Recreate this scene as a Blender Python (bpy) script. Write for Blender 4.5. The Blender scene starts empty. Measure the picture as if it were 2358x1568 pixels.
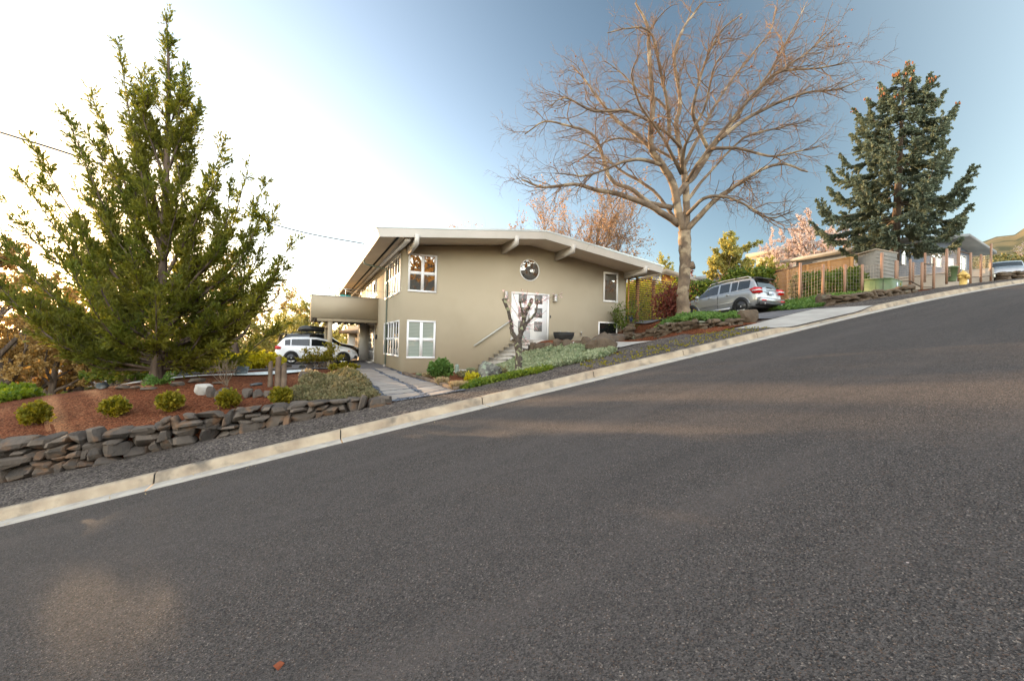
import bpy, math, random
import numpy as np
from mathutils import Vector
random.seed(7); RNG=np.random.default_rng(11)
R=math.radians
SC=bpy.context.scene
COL=SC.collection
# ------------------------------------------------------------------ camera, sky, sun, exposure
# world axes: X = up the street, Y = away from the street towards the house, Z = up, origin at the camera
YAW=R(24.3); PITCH=R(.56); ROLL=R(1.26)
F0=np.array([math.sin(YAW),math.cos(YAW),0.]); R0=np.array([math.cos(YAW),-math.sin(YAW),0.]); U0=np.array([0,0,1.])
CF=math.cos(PITCH)*F0+math.sin(PITCH)*U0; CUp=math.cos(PITCH)*U0-math.sin(PITCH)*F0
CR=math.cos(ROLL)*R0+math.sin(ROLL)*CUp; CU=math.cos(ROLL)*CUp-math.sin(ROLL)*R0
cam=bpy.data.cameras.new('camera'); camo=bpy.data.objects.new('camera',cam); COL.objects.link(camo)
cam.sensor_width=36; cam.lens=16.0; cam.clip_end=6000; cam.clip_start=.05
from mathutils import Matrix
camo.matrix_world=Matrix(((CR[0],CU[0],-CF[0],0),(CR[1],CU[1],-CF[1],0),(CR[2],CU[2],-CF[2],0),(0,0,0,1)))
SC.camera=camo
SUN_EL=R(6.6)
SUN_XY=np.array([-.400,.9165])          # towards the sun on the ground
sund=np.array([SUN_XY[0]*math.cos(SUN_EL),SUN_XY[1]*math.cos(SUN_EL),math.sin(SUN_EL)])
w=bpy.data.worlds.new('World'); SC.world=w; w.use_nodes=True
nt=w.node_tree; sky=nt.nodes.new('ShaderNodeTexSky'); sky.sky_type='NISHITA'; sky.sun_disc=False
sky.sun_elevation=SUN_EL; sky.sun_rotation=math.atan2(SUN_XY[0],SUN_XY[1])
sky.air_density=1.0; sky.dust_density=.8; sky.ozone_density=1.6; sky.altitude=600
# sky brightened behind viewer as added fill for the house front, dimmed up-street
def wn(t,**k):
    n=nt.nodes.new(t)
    for a,b in k.items(): setattr(n,a,b)
    return n
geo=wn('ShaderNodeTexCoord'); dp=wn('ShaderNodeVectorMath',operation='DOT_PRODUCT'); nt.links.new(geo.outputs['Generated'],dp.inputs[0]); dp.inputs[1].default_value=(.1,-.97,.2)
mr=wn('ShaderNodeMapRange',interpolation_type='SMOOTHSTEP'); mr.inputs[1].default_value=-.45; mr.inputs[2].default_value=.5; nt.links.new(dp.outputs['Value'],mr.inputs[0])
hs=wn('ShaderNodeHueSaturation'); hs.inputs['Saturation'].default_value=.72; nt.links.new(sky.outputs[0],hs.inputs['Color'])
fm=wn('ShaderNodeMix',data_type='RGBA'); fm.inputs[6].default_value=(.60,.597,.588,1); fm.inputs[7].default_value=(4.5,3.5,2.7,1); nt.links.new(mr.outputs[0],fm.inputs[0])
dp2=wn('ShaderNodeVectorMath',operation='DOT_PRODUCT'); nt.links.new(geo.outputs['Generated'],dp2.inputs[0]); dp2.inputs[1].default_value=(.76,.16,.63)
mr2=wn('ShaderNodeMapRange',interpolation_type='SMOOTHSTEP'); mr2.inputs[1].default_value=.36; mr2.inputs[2].default_value=.95; nt.links.new(dp2.outputs['Value'],mr2.inputs[0])
fd=wn('ShaderNodeMix',data_type='RGBA'); fd.inputs[6].default_value=(1,1,1,1); fd.inputs[7].default_value=(.40,.475,.51,1); nt.links.new(mr2.outputs[0],fd.inputs[0])
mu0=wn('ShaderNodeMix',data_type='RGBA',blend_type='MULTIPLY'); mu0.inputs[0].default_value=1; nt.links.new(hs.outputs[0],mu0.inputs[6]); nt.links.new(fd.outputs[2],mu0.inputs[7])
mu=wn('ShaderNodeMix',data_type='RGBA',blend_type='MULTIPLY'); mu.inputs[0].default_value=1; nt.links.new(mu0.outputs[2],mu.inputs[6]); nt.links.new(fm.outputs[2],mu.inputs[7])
dp3=wn('ShaderNodeVectorMath',operation='DOT_PRODUCT'); nt.links.new(geo.outputs['Generated'],dp3.inputs[0]); dp3.inputs[1].default_value=tuple(sund.tolist())
mr3=wn('ShaderNodeMapRange',interpolation_type='SMOOTHSTEP'); mr3.inputs[1].default_value=.94; mr3.inputs[2].default_value=1.; nt.links.new(dp3.outputs['Value'],mr3.inputs[0])
wm=wn('ShaderNodeMix',data_type='RGBA'); wm.inputs[6].default_value=(1,1,1,1); wm.inputs[7].default_value=(1.,.8,.58,1); nt.links.new(mr3.outputs[0],wm.inputs[0])
mu2=wn('ShaderNodeMix',data_type='RGBA',blend_type='MULTIPLY'); mu2.inputs[0].default_value=1; nt.links.new(mu.outputs[2],mu2.inputs[6]); nt.links.new(wm.outputs[2],mu2.inputs[7])
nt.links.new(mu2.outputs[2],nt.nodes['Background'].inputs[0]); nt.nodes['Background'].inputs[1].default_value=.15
sl=bpy.data.lights.new('sun','SUN'); sl.energy=2.8; sl.angle=R(.6); sl.color=(1,.66,.36)
so=bpy.data.objects.new('sun',sl); COL.objects.link(so)
so.rotation_euler=Vector(sund.tolist()).to_track_quat('Z','Y').to_euler()
SC.view_settings.view_transform='Standard'; SC.view_settings.look='None'; SC.view_settings.gamma=1
SC.view_settings.exposure=2.4
# ------------------------------------------------------------------ measuring helpers
FP=1048.3
def ray(x,y): return CF+CR*(x-1179)/FP+CU*(784-y)/FP
def W(x,y,Y): return ray(x,y)*Y
def onN(x,y,n): d=ray(x,y); return d*n/d[1]
def onS(x,y,s): d=ray(x,y); return d*s/d[0]
def V(s):
    s=np.asarray(s,float)
    up=np.clip(s-14,0,44); dn=np.clip(-16-s,0,40)
    z=-1.77+.193*np.clip(s,-56,58)-.0018*up**2+.0018*dn**2
    return z+.03*np.clip(s-58,0,None)+.03*np.clip(s+56,None,0)
CP=[(-12,12.2,-2.75),(-8,12.2,-2.35),(-5.35,12.1,-2.08),(-3.62,11.6,-1.9),(-1.53,11.5,-1.62),(0,11.3,-1.47),(1.5,11.2,-1.34),
(-7.7,17.3,-1.85),(-9,14.5,-2.15),(-4,16,-1.36),(-2,18,-1.24),(0,15,-1.28),(0,20,-1.17),(-2.5,14,-1.45),(-4,21,-1.4),(-6,20,-1.7),
(1.8,11,-1.42),(3.2,10.4,-1.15),(1.75,12.4,-1.3),(3.3,13,-1.17),(3.5,18.4,-1.18),(1.8,16,-1.21),(2.3,26,-1.3),(1.8,20,-1.18),(3.4,22,-1.18),(0,26,-1.33),(-3,25,-1.3),(-5,27,-1.4),(3,33,-1.32),(0,32,-1.36),
(-4,36,-1.7),(-12,28,-4),(-20,20,-4.6),(-20,12,-5),(-30,40,-8),(5,50,-3),(-14,18,-3.3),(-60,20,-12),(-60,80,-17),(0,100,-8),(-110,60,-26),(-60,-20,-11),
(3.6,18.3,-1.2),(5,18.3,-1.18),(6.5,18.2,-1.1),(4.5,14,-1.12),(5,12,-.97),(6,12.2,-.82),(6.4,16,-1.0),(7,14.5,-.72),(7.4,12,-.4),(7.2,16.8,-.95),(7.9,17,-.62),(8.4,17,-.2),
(7.9,15.9,-.3),(8.5,14.8,-.05),(9.3,13.7,.03),(8.6,16.3,.18),(9.6,14.6,.17),(8.8,17.3,.2),(10,17.5,.2),(11,16,.22),(13,17.5,.34),(12,15,.33),(13.2,18.2,.42),(11,13,.24),(9.8,12,.11),(11.6,12,.42),(12.3,13.5,.4),(13.2,15.3,.4),(13.9,17,.45),
(12.7,12.0,.95),(13.0,13.3,1.05),(13.8,15,1.12),(14.6,16.5,1.2),(15.2,18.4,1.3),(13.9,11.5,1.0),(13.6,13.6,1.1),(17,14,1.5),(18.9,15,1.58),(18.2,18,1.42),(20,12,1.85),(16,20,1.4),(20,25,1.6),
(22,14,2.45),(24,12.5,2.75),(26,14,3.0),(21.5,16,2.3),(30,15,3.4),(30,25,3.4),(40,20,4.6),(40,40,4.6),(26,22,3.0),(60,30,6.2),(80,80,6),(60,-30,6.4),(0,-30,-.5),(30,-30,3.8),(20,40,1.6),(140,60,8),(140,-60,9),(0,160,-14)]
for s_ in list(range(4,13))+[14,15,16,18,20,22,25,28,32,36,42,50]:
    CP.append((s_,10.7,float(V(s_))+ (0.0 if s_<20 else .02)))
for s_ in (14,16,18): CP.append((s_,12,float(V(s_))-.02))
CP=np.array(CP)
_d=np.linalg.norm(CP[:,None,:2]-CP[None,:,:2],axis=2)
_w=np.linalg.solve(_d+np.eye(len(CP))*.02,CP[:,2]-(V(CP[:,0])*0))
def G(s,n):
    s=np.atleast_1d(np.asarray(s,float)); n=np.atleast_1d(np.asarray(n,float))
    sh=s.shape; p=np.stack([s.ravel(),n.ravel()],1); out=np.empty(len(p))
    for i in range(0,len(p),20000):
        q=p[i:i+20000]; out[i:i+20000]=np.linalg.norm(q[:,None]-CP[None,:,:2],axis=2)@_w
    return out.reshape(sh)
def g(s,n): return float(G(s,n)[0])
def GP(x,y,a=8.,b=60.,off=0.):
    d=ray(x,y); t=np.linspace(a,b,900); P=d[None]*t[:,None]
    h=P[:,2]-G(P[:,0],P[:,1])-off
    i=np.where((h[:-1]>0)&(h[1:]<=0))[0]
    k=i[0] if len(i) else 300
    return P[k]
# ------------------------------------------------------------------ mesh builder
class MB:
    def __init__(s): s.v=[]; s.q=[]; s.t=[]; s.ng=[]; s.n=0; s.sm=True
    def add(s,v,q=None,t=None):
        v=np.asarray(v,float).reshape(-1,3)
        if q is not None and len(q): s.q.append(np.asarray(q,np.int64)+s.n)
        if t is not None and len(t): s.t.append(np.asarray(t,np.int64)+s.n)
        s.v.append(v); s.n+=len(v); return s
    def poly(s,pts):
        s.ng.append([s.n+i for i in range(len(pts))]); s.v.append(np.asarray(pts,float)); s.n+=len(pts); return s
    def box(s,x0,x1,y0,y1,z0,z1):
        v=[(x,y,z) for z in (z0,z1) for y in (y0,y1) for x in (x0,x1)]
        return s.add(v,[(0,2,3,1),(4,5,7,6),(0,1,5,4),(2,6,7,3),(0,4,6,2),(1,3,7,5)])
    def obox(s,c,ax,ay,az):   # centre and three half-axis vectors
        c,ax,ay,az=[np.asarray(k,float) for k in (c,ax,ay,az)]
        v=[c+i*ax+j*ay+k*az for k in (-1,1) for j in (-1,1) for i in (-1,1)]
        return s.add(v,[(0,2,3,1),(4,5,7,6),(0,1,5,4),(2,6,7,3),(0,4,6,2),(1,3,7,5)])
    def beam(s,a,b,w_,h_,up=(0,0,1)):
        a=np.asarray(a,float); b=np.asarray(b,float); d=b-a; L=np.linalg.norm(d); d/=L
        x=np.cross(d,up); x/=np.linalg.norm(x)+1e-9; u=np.cross(x,d)
        return s.obox((a+b)/2,d*L/2,x*w_/2,u*h_/2)
    def prism(s,pts2,axis,a,b):  # pts2 polygon (u,v) extruded along axis 'x','y','z'
        n=len(pts2); A=[];B=[]
        for (u,v) in pts2:
            if axis=='y': A.append((u,a,v));B.append((u,b,v))
            elif axis=='x': A.append((a,u,v));B.append((b,u,v))
            else: A.append((u,v,a));B.append((u,v,b))
        k=s.n; s.v.append(np.array(A+B,float)); s.n+=2*n
        s.ng.append([k+i for i in range(n)]); s.ng.append([k+n+i for i in reversed(range(n))])
        for i in range(n):
            j=(i+1)%n; s.ng.append([k+i,k+n+i,k+n+j,k+j])
        return s
    def tube(s,P,r,sides=6,cap=True):
        P=np.asarray(P,float); m=len(P); r=np.broadcast_to(np.asarray(r,float),(m,))
        T=np.gradient(P,axis=0); T/=np.linalg.norm(T,axis=1)[:,None]+1e-9
        ref=np.array([.13,.21,.97]) if abs(T[0][2])<.9 else np.array([1,.1,0.])
        X=np.cross(T,ref); X/=np.linalg.norm(X,axis=1)[:,None]+1e-9; Y=np.cross(T,X)
        a=np.arange(sides)*2*np.pi/sides
        v=P[:,None]+(X[:,None]*np.cos(a)[None,:,None]+Y[:,None]*np.sin(a)[None,:,None])*r[:,None,None]
        i=np.arange(m-1)[:,None]*sides; j=np.arange(sides)[None]; j2=(j+1)%sides
        q=np.stack([i+j,i+j2,i+sides+j2,i+sides+j],-1).reshape(-1,4)
        k=s.n; s.add(v.reshape(-1,3),q)
        if cap and sides>3: s.ng.append([k+(m-1)*sides+c for c in range(sides)]); s.ng.append([k+c for c in reversed(range(sides))])
        return s
    def lathe(s,c,prof,sides=20,axis=(0,0,1)):
        c=np.asarray(c,float); az=np.asarray(axis,float); az/=np.linalg.norm(az)
        rx=np.cross(az,[0,1,.01] if abs(az[1])<.9 else [1,0,0]); rx/=np.linalg.norm(rx); ry=np.cross(az,rx)
        a=np.arange(sides)*2*np.pi/sides; v=[]
        for (r_,h) in prof: v.append(c+az*h+r_*(rx[None]*np.cos(a)[:,None]+ry[None]*np.sin(a)[:,None]))
        m=len(prof); i=np.arange(m-1)[:,None]*sides; j=np.arange(sides)[None]; j2=(j+1)%sides
        q=np.stack([i+j,i+j2,i+sides+j2,i+sides+j],-1).reshape(-1,4)
        return s.add(np.concatenate(v),q)
    def grid(s,P):   # P [a,b,3]
        P=np.asarray(P,float); a,b=P.shape[:2]
        i=np.arange(a-1)[:,None]*b; j=np.arange(b-1)[None]
        return s.add(P.reshape(-1,3),np.stack([i+j,i+j+1,i+b+j+1,i+b+j],-1).reshape(-1,4))
OFF={}
def obj(name,mb,mat,parent=None,smooth=False,local=False,sharp=None):
    me=bpy.data.meshes.new(name); Vv=np.concatenate(mb.v) if mb.v else np.zeros((0,3))
    if parent is not None: off=np.zeros(3) if local else OFF.get(parent.name,np.zeros(3))
    else:
        off=np.zeros(3) if local else np.array([(Vv[:,0].min()+Vv[:,0].max())/2,(Vv[:,1].min()+Vv[:,1].max())/2,Vv[:,2].min()])
    Vv=Vv-off
    idx=[];tot=[]
    if mb.q: q=np.concatenate(mb.q); idx.append(q.ravel()); tot.append(np.full(len(q),4))
    if mb.t: t=np.concatenate(mb.t); idx.append(t.ravel()); tot.append(np.full(len(t),3))
    for p in mb.ng: idx.append(np.array(p)); tot.append(np.array([len(p)]))
    idx=np.concatenate(idx); tot=np.concatenate(tot)
    me.vertices.add(len(Vv)); me.vertices.foreach_set('co',Vv.astype(np.float32).ravel())
    me.loops.add(len(idx)); me.loops.foreach_set('vertex_index',idx.astype(np.int32))
    me.polygons.add(len(tot)); st=np.concatenate([[0],np.cumsum(tot)[:-1]])
    me.polygons.foreach_set('loop_start',st.astype(np.int32)); me.polygons.foreach_set('loop_total',tot.astype(np.int32))
    if smooth: me.polygons.foreach_set('use_smooth',np.ones(len(tot),bool))
    me.update(calc_edges=True); me.validate()
    if sharp: me.set_sharp_from_angle(angle=R(sharp))
    if mat: me.materials.append(mat)
    o=bpy.data.objects.new(name,me); COL.objects.link(o)
    if parent is not None: o.parent=parent; OFF[o.name]=off
    elif not local: o.location=off.tolist(); OFF[o.name]=off
    return o
def tag(o,label=None,cat=None,group=None,kind=None):
    if label: o['label']=label
    if cat: o['category']=cat
    if group: o['group']=group
    if kind: o['kind']=kind
    return o
def thing(name,loc,label,cat,group=None,rotz=0.):
    o=bpy.data.objects.new(name,None); COL.objects.link(o); o.empty_display_size=.2
    o.location=[float(c) for c in loc]; o.rotation_euler=(0,0,rotz); OFF[o.name]=np.array(loc,float)
    return tag(o,label,cat,group)
def struct(name,mb,mat,smooth=True): return tag(obj(name,mb,mat,None,smooth),kind='structure')
def copytree(o,parent=None):
    c=o.copy(); COL.objects.link(c)
    if parent is not None: c.parent=parent
    for ch in list(o.children): copytree(ch,c)
    return c
# ------------------------------------------------------------------ materials
def pm(name,c1,c2=None,scale=5.,rough=.8,bump=0.,bscale=None,metal=0.,spec=.3,detail=6.,contrast=(.35,.65),c3=None,c3scale=1.,c3r=(.55,.7),island=0.,trans=0.,coat=0.,stretch=None,bdist=.02):
    m=bpy.data.materials.new(name); m.use_nodes=True; N=m.node_tree; B=N.nodes['Principled BSDF']
    B.inputs['Roughness'].default_value=rough; B.inputs['Metallic'].default_value=metal
    B.inputs['Specular IOR Level'].default_value=spec; B.inputs['Coat Weight'].default_value=coat; B.inputs['Coat Roughness'].default_value=.05
    tc=N.nodes.new('ShaderNodeTexCoord'); vec=tc.outputs['Object']
    if stretch:
        mp=N.nodes.new('ShaderNodeMapping'); mp.inputs['Scale'].default_value=stretch; N.links.new(vec,mp.inputs[0]); vec=mp.outputs[0]
    def noise(sc,de=detail):
        n=N.nodes.new('ShaderNodeTexNoise'); n.inputs['Scale'].default_value=sc; n.inputs['Detail'].default_value=de; N.links.new(vec,n.inputs['Vector']); return n
    def ramp(src,lo,hi):
        r=N.nodes.new('ShaderNodeMapRange'); r.inputs[1].default_value=lo; r.inputs[2].default_value=hi; N.links.new(src,r.inputs[0]); return r.outputs[0]
    def mix(f,a,b):
        x=N.nodes.new('ShaderNodeMix'); x.data_type='RGBA'
        if isinstance(f,float): x.inputs[0].default_value=f
        else: N.links.new(f,x.inputs[0])
        for k,c in ((6,a),(7,b)):
            if isinstance(c,tuple): x.inputs[k].default_value=(*c,1)
            else: N.links.new(c,x.inputs[k])
        return x.outputs[2]
    col=c1
    if c2 is not None:
        f=ramp(noise(scale).outputs[0],*contrast)
        if island:
            gi=N.nodes.new('ShaderNodeNewGeometry'); mx=N.nodes.new('ShaderNodeMix'); mx.inputs[0].default_value=island
            N.links.new(f,mx.inputs[2]); N.links.new(gi.outputs['Random Per Island'],mx.inputs[3]); f=mx.outputs[0]
        col=mix(f,c1,c2)
    if c3 is not None: col=mix(ramp(noise(c3scale).outputs[0],*c3r),col,c3)
    if isinstance(col,tuple): B.inputs['Base Color'].default_value=(*col,1)
    else: N.links.new(col,B.inputs['Base Color'])
    if bump:
        b=N.nodes.new('ShaderNodeBump'); b.inputs['Strength'].default_value=bump; b.inputs['Distance'].default_value=bdist
        N.links.new(noise(bscale or scale*4).outputs[0],b.inputs['Height']); N.links.new(b.outputs[0],B.inputs['Normal'])
    if trans:
        tr=N.nodes.new('ShaderNodeBsdfTranslucent'); ms=N.nodes.new('ShaderNodeMixShader'); ms.inputs[0].default_value=trans
        hs=N.nodes.new('ShaderNodeHueSaturation'); hs.inputs['Saturation'].default_value=1.15; hs.inputs['Value'].default_value=1.7
        if isinstance(col,tuple): hs.inputs['Color'].default_value=(*col,1)
        else: N.links.new(col,hs.inputs['Color'])
        N.links.new(hs.outputs[0],tr.inputs[0]); N.links.new(B.outputs[0],ms.inputs[1]); N.links.new(tr.outputs[0],ms.inputs[2])
        N.links.new(ms.outputs[0],N.nodes['Material Output'].inputs[0])
    return m
def asphalt(name,wear=True):
    m=bpy.data.materials.new(name); m.use_nodes=True; N=m.node_tree; B=N.nodes['Principled BSDF']; L=N.links.new
    tc=N.nodes.new('ShaderNodeTexCoord')
    def noise(sc,de,mapsc=None):
        n=N.nodes.new('ShaderNodeTexNoise'); n.inputs['Scale'].default_value=sc; n.inputs['Detail'].default_value=de
        if mapsc:
            mp=N.nodes.new('ShaderNodeMapping'); mp.inputs['Scale'].default_value=mapsc; L(tc.outputs['Object'],mp.inputs[0]); L(mp.outputs[0],n.inputs[0])
        else: L(tc.outputs['Object'],n.inputs[0])
        return n.outputs[0]
    def rng(s,a,b,c=0.,d=1.):
        r=N.nodes.new('ShaderNodeMapRange'); r.inputs[1].default_value=a; r.inputs[2].default_value=b; r.inputs[3].default_value=c; r.inputs[4].default_value=d; L(s,r.inputs[0]); return r.outputs[0]
    def mix(f,a,b):
        x=N.nodes.new('ShaderNodeMix'); x.data_type='RGBA'; L(f,x.inputs[0])
        for k,c in ((6,a),(7,b)):
            if isinstance(c,tuple): x.inputs[k].default_value=(*c,1)
            else: L(c,x.inputs[k])
        return x.outputs[2]
    vor=N.nodes.new('ShaderNodeTexVoronoi'); vor.inputs['Scale'].default_value=128; L(tc.outputs['Object'],vor.inputs[0])
    sep=N.nodes.new('ShaderNodeSeparateColor'); L(vor.outputs['Color'],sep.inputs[0])
    big=noise(.55,4,(.35,1,1)); mid=noise(5,5)
    base=mix(rng(sep.outputs[0],0,1),(.022,.02,.0195),(.125,.109,.1))
    base=mix(rng(sep.outputs[1],.955,.98),base,(.24,.2,.17))
    base=mix(rng(sep.outputs[2],.9,.97),base,(.105,.07,.052))
    base=mix(rng(big,.46,.66,0,.3),base,(.098,.085,.08))
    base=mix(rng(mid,.5,.75,0,.25),base,(.036,.032,.031)); base=mix(rng(noise(1.,5,(.12,1.6,1)),.5,.7,0,.35),base,(.12,.1,.09)); base=mix(rng(noise(.8,4,(.25,1.3,1)),.55,.7,0,.28),base,(.055,.049,.047))
    vs=N.nodes.new('ShaderNodeTexVoronoi'); vs.inputs['Scale'].default_value=2.2; L(tc.outputs['Object'],vs.inputs[0])
    sp=N.nodes.new('ShaderNodeSeparateColor'); L(vs.outputs['Color'],sp.inputs[0])
    mt=N.nodes.new('ShaderNodeMath'); mt.operation='MULTIPLY'; L(rng(vs.outputs['Distance'],.012,.02,1,0),mt.inputs[0]); L(rng(sp.outputs[0],.5,.51),mt.inputs[1])
    base=mix(mt.outputs[0],base,(.55,.45,.42))
    L(base,B.inputs['Base Color']); B.inputs['Roughness'].default_value=.88; B.inputs['Specular IOR Level'].default_value=.14
    b=N.nodes.new('ShaderNodeBump'); b.inputs['Strength'].default_value=.9; b.inputs['Distance'].default_value=.008
    L(vor.outputs['Distance'],b.inputs['Height']); b2=N.nodes.new('ShaderNodeBump'); b2.inputs['Strength'].default_value=.6; b2.inputs['Distance'].default_value=.02
    L(noise(38,3),b2.inputs['Height']); L(b.outputs[0],b2.inputs['Normal']); L(b2.outputs[0],B.inputs['Normal'])
    return m
def stones_mat(name,scale,cols,bd=.03,rough=.95):   # voronoi-celled gravel, chips
    m=bpy.data.materials.new(name); m.use_nodes=True; N=m.node_tree; B=N.nodes['Principled BSDF']; L=N.links.new
    tc=N.nodes.new('ShaderNodeTexCoord'); v=N.nodes.new('ShaderNodeTexVoronoi'); v.inputs['Scale'].default_value=scale; L(tc.outputs['Object'],v.inputs[0])
    s=N.nodes.new('ShaderNodeSeparateColor'); L(v.outputs['Color'],s.inputs[0])
    r=N.nodes.new('ShaderNodeValToRGB'); L(s.outputs[0],r.inputs[0]); E=r.color_ramp.elements
    while len(E)<len(cols): E.new(.5)
    for i,c in enumerate(cols): E[i].position=i/(len(cols)-1); E[i].color=(*c,1)
    d=N.nodes.new('ShaderNodeMapRange'); d.inputs[1].default_value=.2/1; d.inputs[2].default_value=.75; d.inputs[3].default_value=1; d.inputs[4].default_value=.35
    L(v.outputs['Distance'],d.inputs[0]); n=N.nodes.new('ShaderNodeTexNoise'); n.inputs['Scale'].default_value=.9; n.inputs['Detail'].default_value=5; L(tc.outputs['Object'],n.inputs[0])
    nr=N.nodes.new('ShaderNodeMapRange'); nr.inputs[1].default_value=.3; nr.inputs[2].default_value=.7; nr.inputs[3].default_value=.75; nr.inputs[4].default_value=1.2; L(n.outputs[0],nr.inputs[0])
    x=N.nodes.new('ShaderNodeVectorMath'); x.operation='SCALE'; L(r.outputs[0],x.inputs[0]); L(nr.outputs[0],x.inputs['Scale']); L(x.outputs[0],B.inputs['Base Color'])
    b=N.nodes.new('ShaderNodeBump'); b.inputs['Strength'].default_value=1; b.inputs['Distance'].default_value=bd; b.invert=True; L(v.outputs['Distance'],b.inputs['Height']); L(b.outputs[0],B.inputs['Normal'])
    B.inputs['Roughness'].default_value=rough; B.inputs['Specular IOR Level'].default_value=.06
    return m
M={}
M['asphalt']=asphalt('asphalt')
M['concrete']=pm('concrete',(.40,.325,.235),(.27,.21,.15),3,.85,.35,60,c3=(.13,.11,.09),c3scale=2.3,c3r=(.54,.7))
M['gutter']=pm('gutter',(.38,.35,.31),(.3,.27,.235),5,.85,.35,60)
M['conc2']=pm('slab_concrete',(.42,.39,.35),(.33,.3,.27),1.5,.85,.25,50)
M['verge']=stones_mat('verge_gravel',30,[(.025,.021,.02),(.085,.072,.066),(.16,.135,.12),(.06,.05,.047),(.26,.22,.18)],.035)
M['mulch']=stones_mat('bark_mulch',30,[(.03,.011,.006),(.13,.04,.018),(.2,.072,.034),(.08,.023,.012),(.24,.105,.055)],.025)
M['soil']=pm('soil',(.07,.05,.035),(.13,.1,.065),2,.95,.6,14,c3=(.1,.11,.03),c3scale=.7)
M['pebble']=stones_mat('blue_pebbles',16,[(.02,.025,.035),(.09,.1,.13),(.22,.24,.28),(.04,.05,.065)],.07)
M['white_gravel']=stones_mat('white_gravel',22,[(.5,.56,.56),(.7,.74,.74),(.8,.83,.83)],.03)
M['flag']=pm('flagstone',(.3,.27,.24),(.2,.17,.15),2.2,.85,.4,20,island=.5)
M['darkpad']=pm('pad_concrete',(.1,.095,.1),(.15,.14,.14),2,.85,.2,30)
M['stucco']=pm('stucco',(.395,.335,.245),(.435,.37,.275),.7,.92,.5,70,c3=(.35,.297,.215),c3scale=.35,c3r=(.5,.75),bdist=.01)
M['trim']=pm('grey_trim_paint',(.56,.52,.48),(.5,.47,.43),1.2,.6)
M['soffit']=pm('soffit_paint',(.62,.53,.42),(.56,.48,.38),1.5,.7,.1,30)
M['flash']=pm('roof_flashing',(.42,.46,.47),None,rough=.35,metal=.5)
M['roof']=pm('roof_membrane',(.27,.27,.26),(.2,.2,.2),1,.9)
M['white']=pm('white_paint',(.83,.82,.82),(.76,.75,.75),2,.45)
M['dark']=pm('dark_gap',(.012,.012,.012),None,rough=.8)
M['black']=pm('black_plastic',(.018,.018,.02),(.03,.03,.03),4,.35,spec=.5)
M['steel']=pm('brushed_steel',(.55,.54,.52),None,rough=.32,metal=1.)
M['green_metal']=pm('downspout_paint',(.2,.24,.2),None,rough=.45)
M['rail']=pm('rail_paint',(.42,.42,.38),None,rough=.5)
def glass(name,base,rough=.02,wav=.25,wscale=2.5,spec=1.0):
    m=pm(name,base,None,rough=rough,spec=spec); N=m.node_tree; B=N.nodes['Principled BSDF']; B.inputs['IOR'].default_value=1.9
    tc=N.nodes.new('ShaderNodeTexCoord'); n=N.nodes.new('ShaderNodeTexNoise'); n.inputs['Scale'].default_value=wscale; n.inputs['Detail'].default_value=1
    b=N.nodes.new('ShaderNodeBump'); b.inputs['Strength'].default_value=wav; b.inputs['Distance'].default_value=.03
    N.links.new(tc.outputs['Object'],n.inputs[0]); N.links.new(n.outputs[0],b.inputs['Height']); N.links.new(b.outputs[0],B.inputs['Normal'])
    return m
M['glass']=glass('window_glass',(.02,.022,.02),wav=.3); M['glass'].node_tree.nodes['Principled BSDF'].inputs['IOR'].default_value=2.1
M['carglass']=glass('car_glass',(.008,.01,.01),wav=.05); M['carglass'].node_tree.nodes['Principled BSDF'].inputs['IOR'].default_value=1.5
M['frost']=pm('frosted_glass',(.16,.155,.15),None,rough=.4,spec=.6)
# window with a closed blind behind it
def blindmat():
    m=glass('blind_glass',(.3,.36,.33),wav=.35); N=m.node_tree; B=N.nodes['Principled BSDF']; tc=N.nodes.new('ShaderNodeTexCoord')
    wv=N.nodes.new('ShaderNodeTexWave'); wv.bands_direction='Z'; wv.inputs['Scale'].default_value=5.5; N.links.new(tc.outputs['Object'],wv.inputs[0])
    x=N.nodes.new('ShaderNodeMix'); x.data_type='RGBA'; x.inputs[6].default_value=(.2,.24,.21,1); x.inputs[7].default_value=(.33,.36,.32,1)
    N.links.new(wv.outputs[0],x.inputs[0]); N.links.new(x.outputs[2],B.inputs['Base Color']); B.inputs['IOR'].default_value=1.7; return m
M['blind']=blindmat()
M['cedar']=pm('cedar_wood',(.46,.24,.085),(.34,.16,.055),3,.7,.3,20,stretch=(1,1,.15),island=.5)
M['cedar_dark']=pm('stained_slats',(.05,.03,.028),(.085,.05,.042),3,.7,.2,20,island=.5)
M['cedar_fresh']=pm('fresh_post',(.33,.2,.135),(.25,.14,.09),4,.75,.3,20,stretch=(1,1,.12),island=.4)
M['timber']=pm('weathered_timber',(.15,.11,.08),(.1,.07,.05),5,.9,.5,20,stretch=(.2,1,1))
M['bark']=pm('bark',(.13,.095,.07),(.05,.036,.028),6,.95,.9,12,stretch=(1,1,.25),bdist=.05)
M['bark_syc']=pm('sycamore_bark',(.21,.155,.105),(.09,.065,.048),2.6,.9,.6,10,c3=(.3,.24,.165),c3scale=1.7,c3r=(.54,.62),bdist=.03)
M['twig']=pm('twig_bark',(.2,.13,.08),(.12,.075,.05),4,.85)
M['bark_lichen']=pm('lichen_bark',(.055,.042,.036),(.1,.08,.065),8,.95,1.,14,c3=(.27,.28,.17),c3scale=9,c3r=(.56,.6),bdist=.04)
M['rock']=pm('basalt_stone',(.03,.026,.024),(.14,.112,.09),2.2,.9,1.,7,island=.7,c3=(.15,.09,.055),c3scale=3.,c3r=(.54,.66),bdist=.05)
M['rock_brown']=pm('brown_stone',(.06,.042,.028),(.13,.095,.065),3,.9,.9,8,island=.4,c3=(.16,.16,.12),c3scale=2.2,c3r=(.6,.68),bdist=.04)
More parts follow.
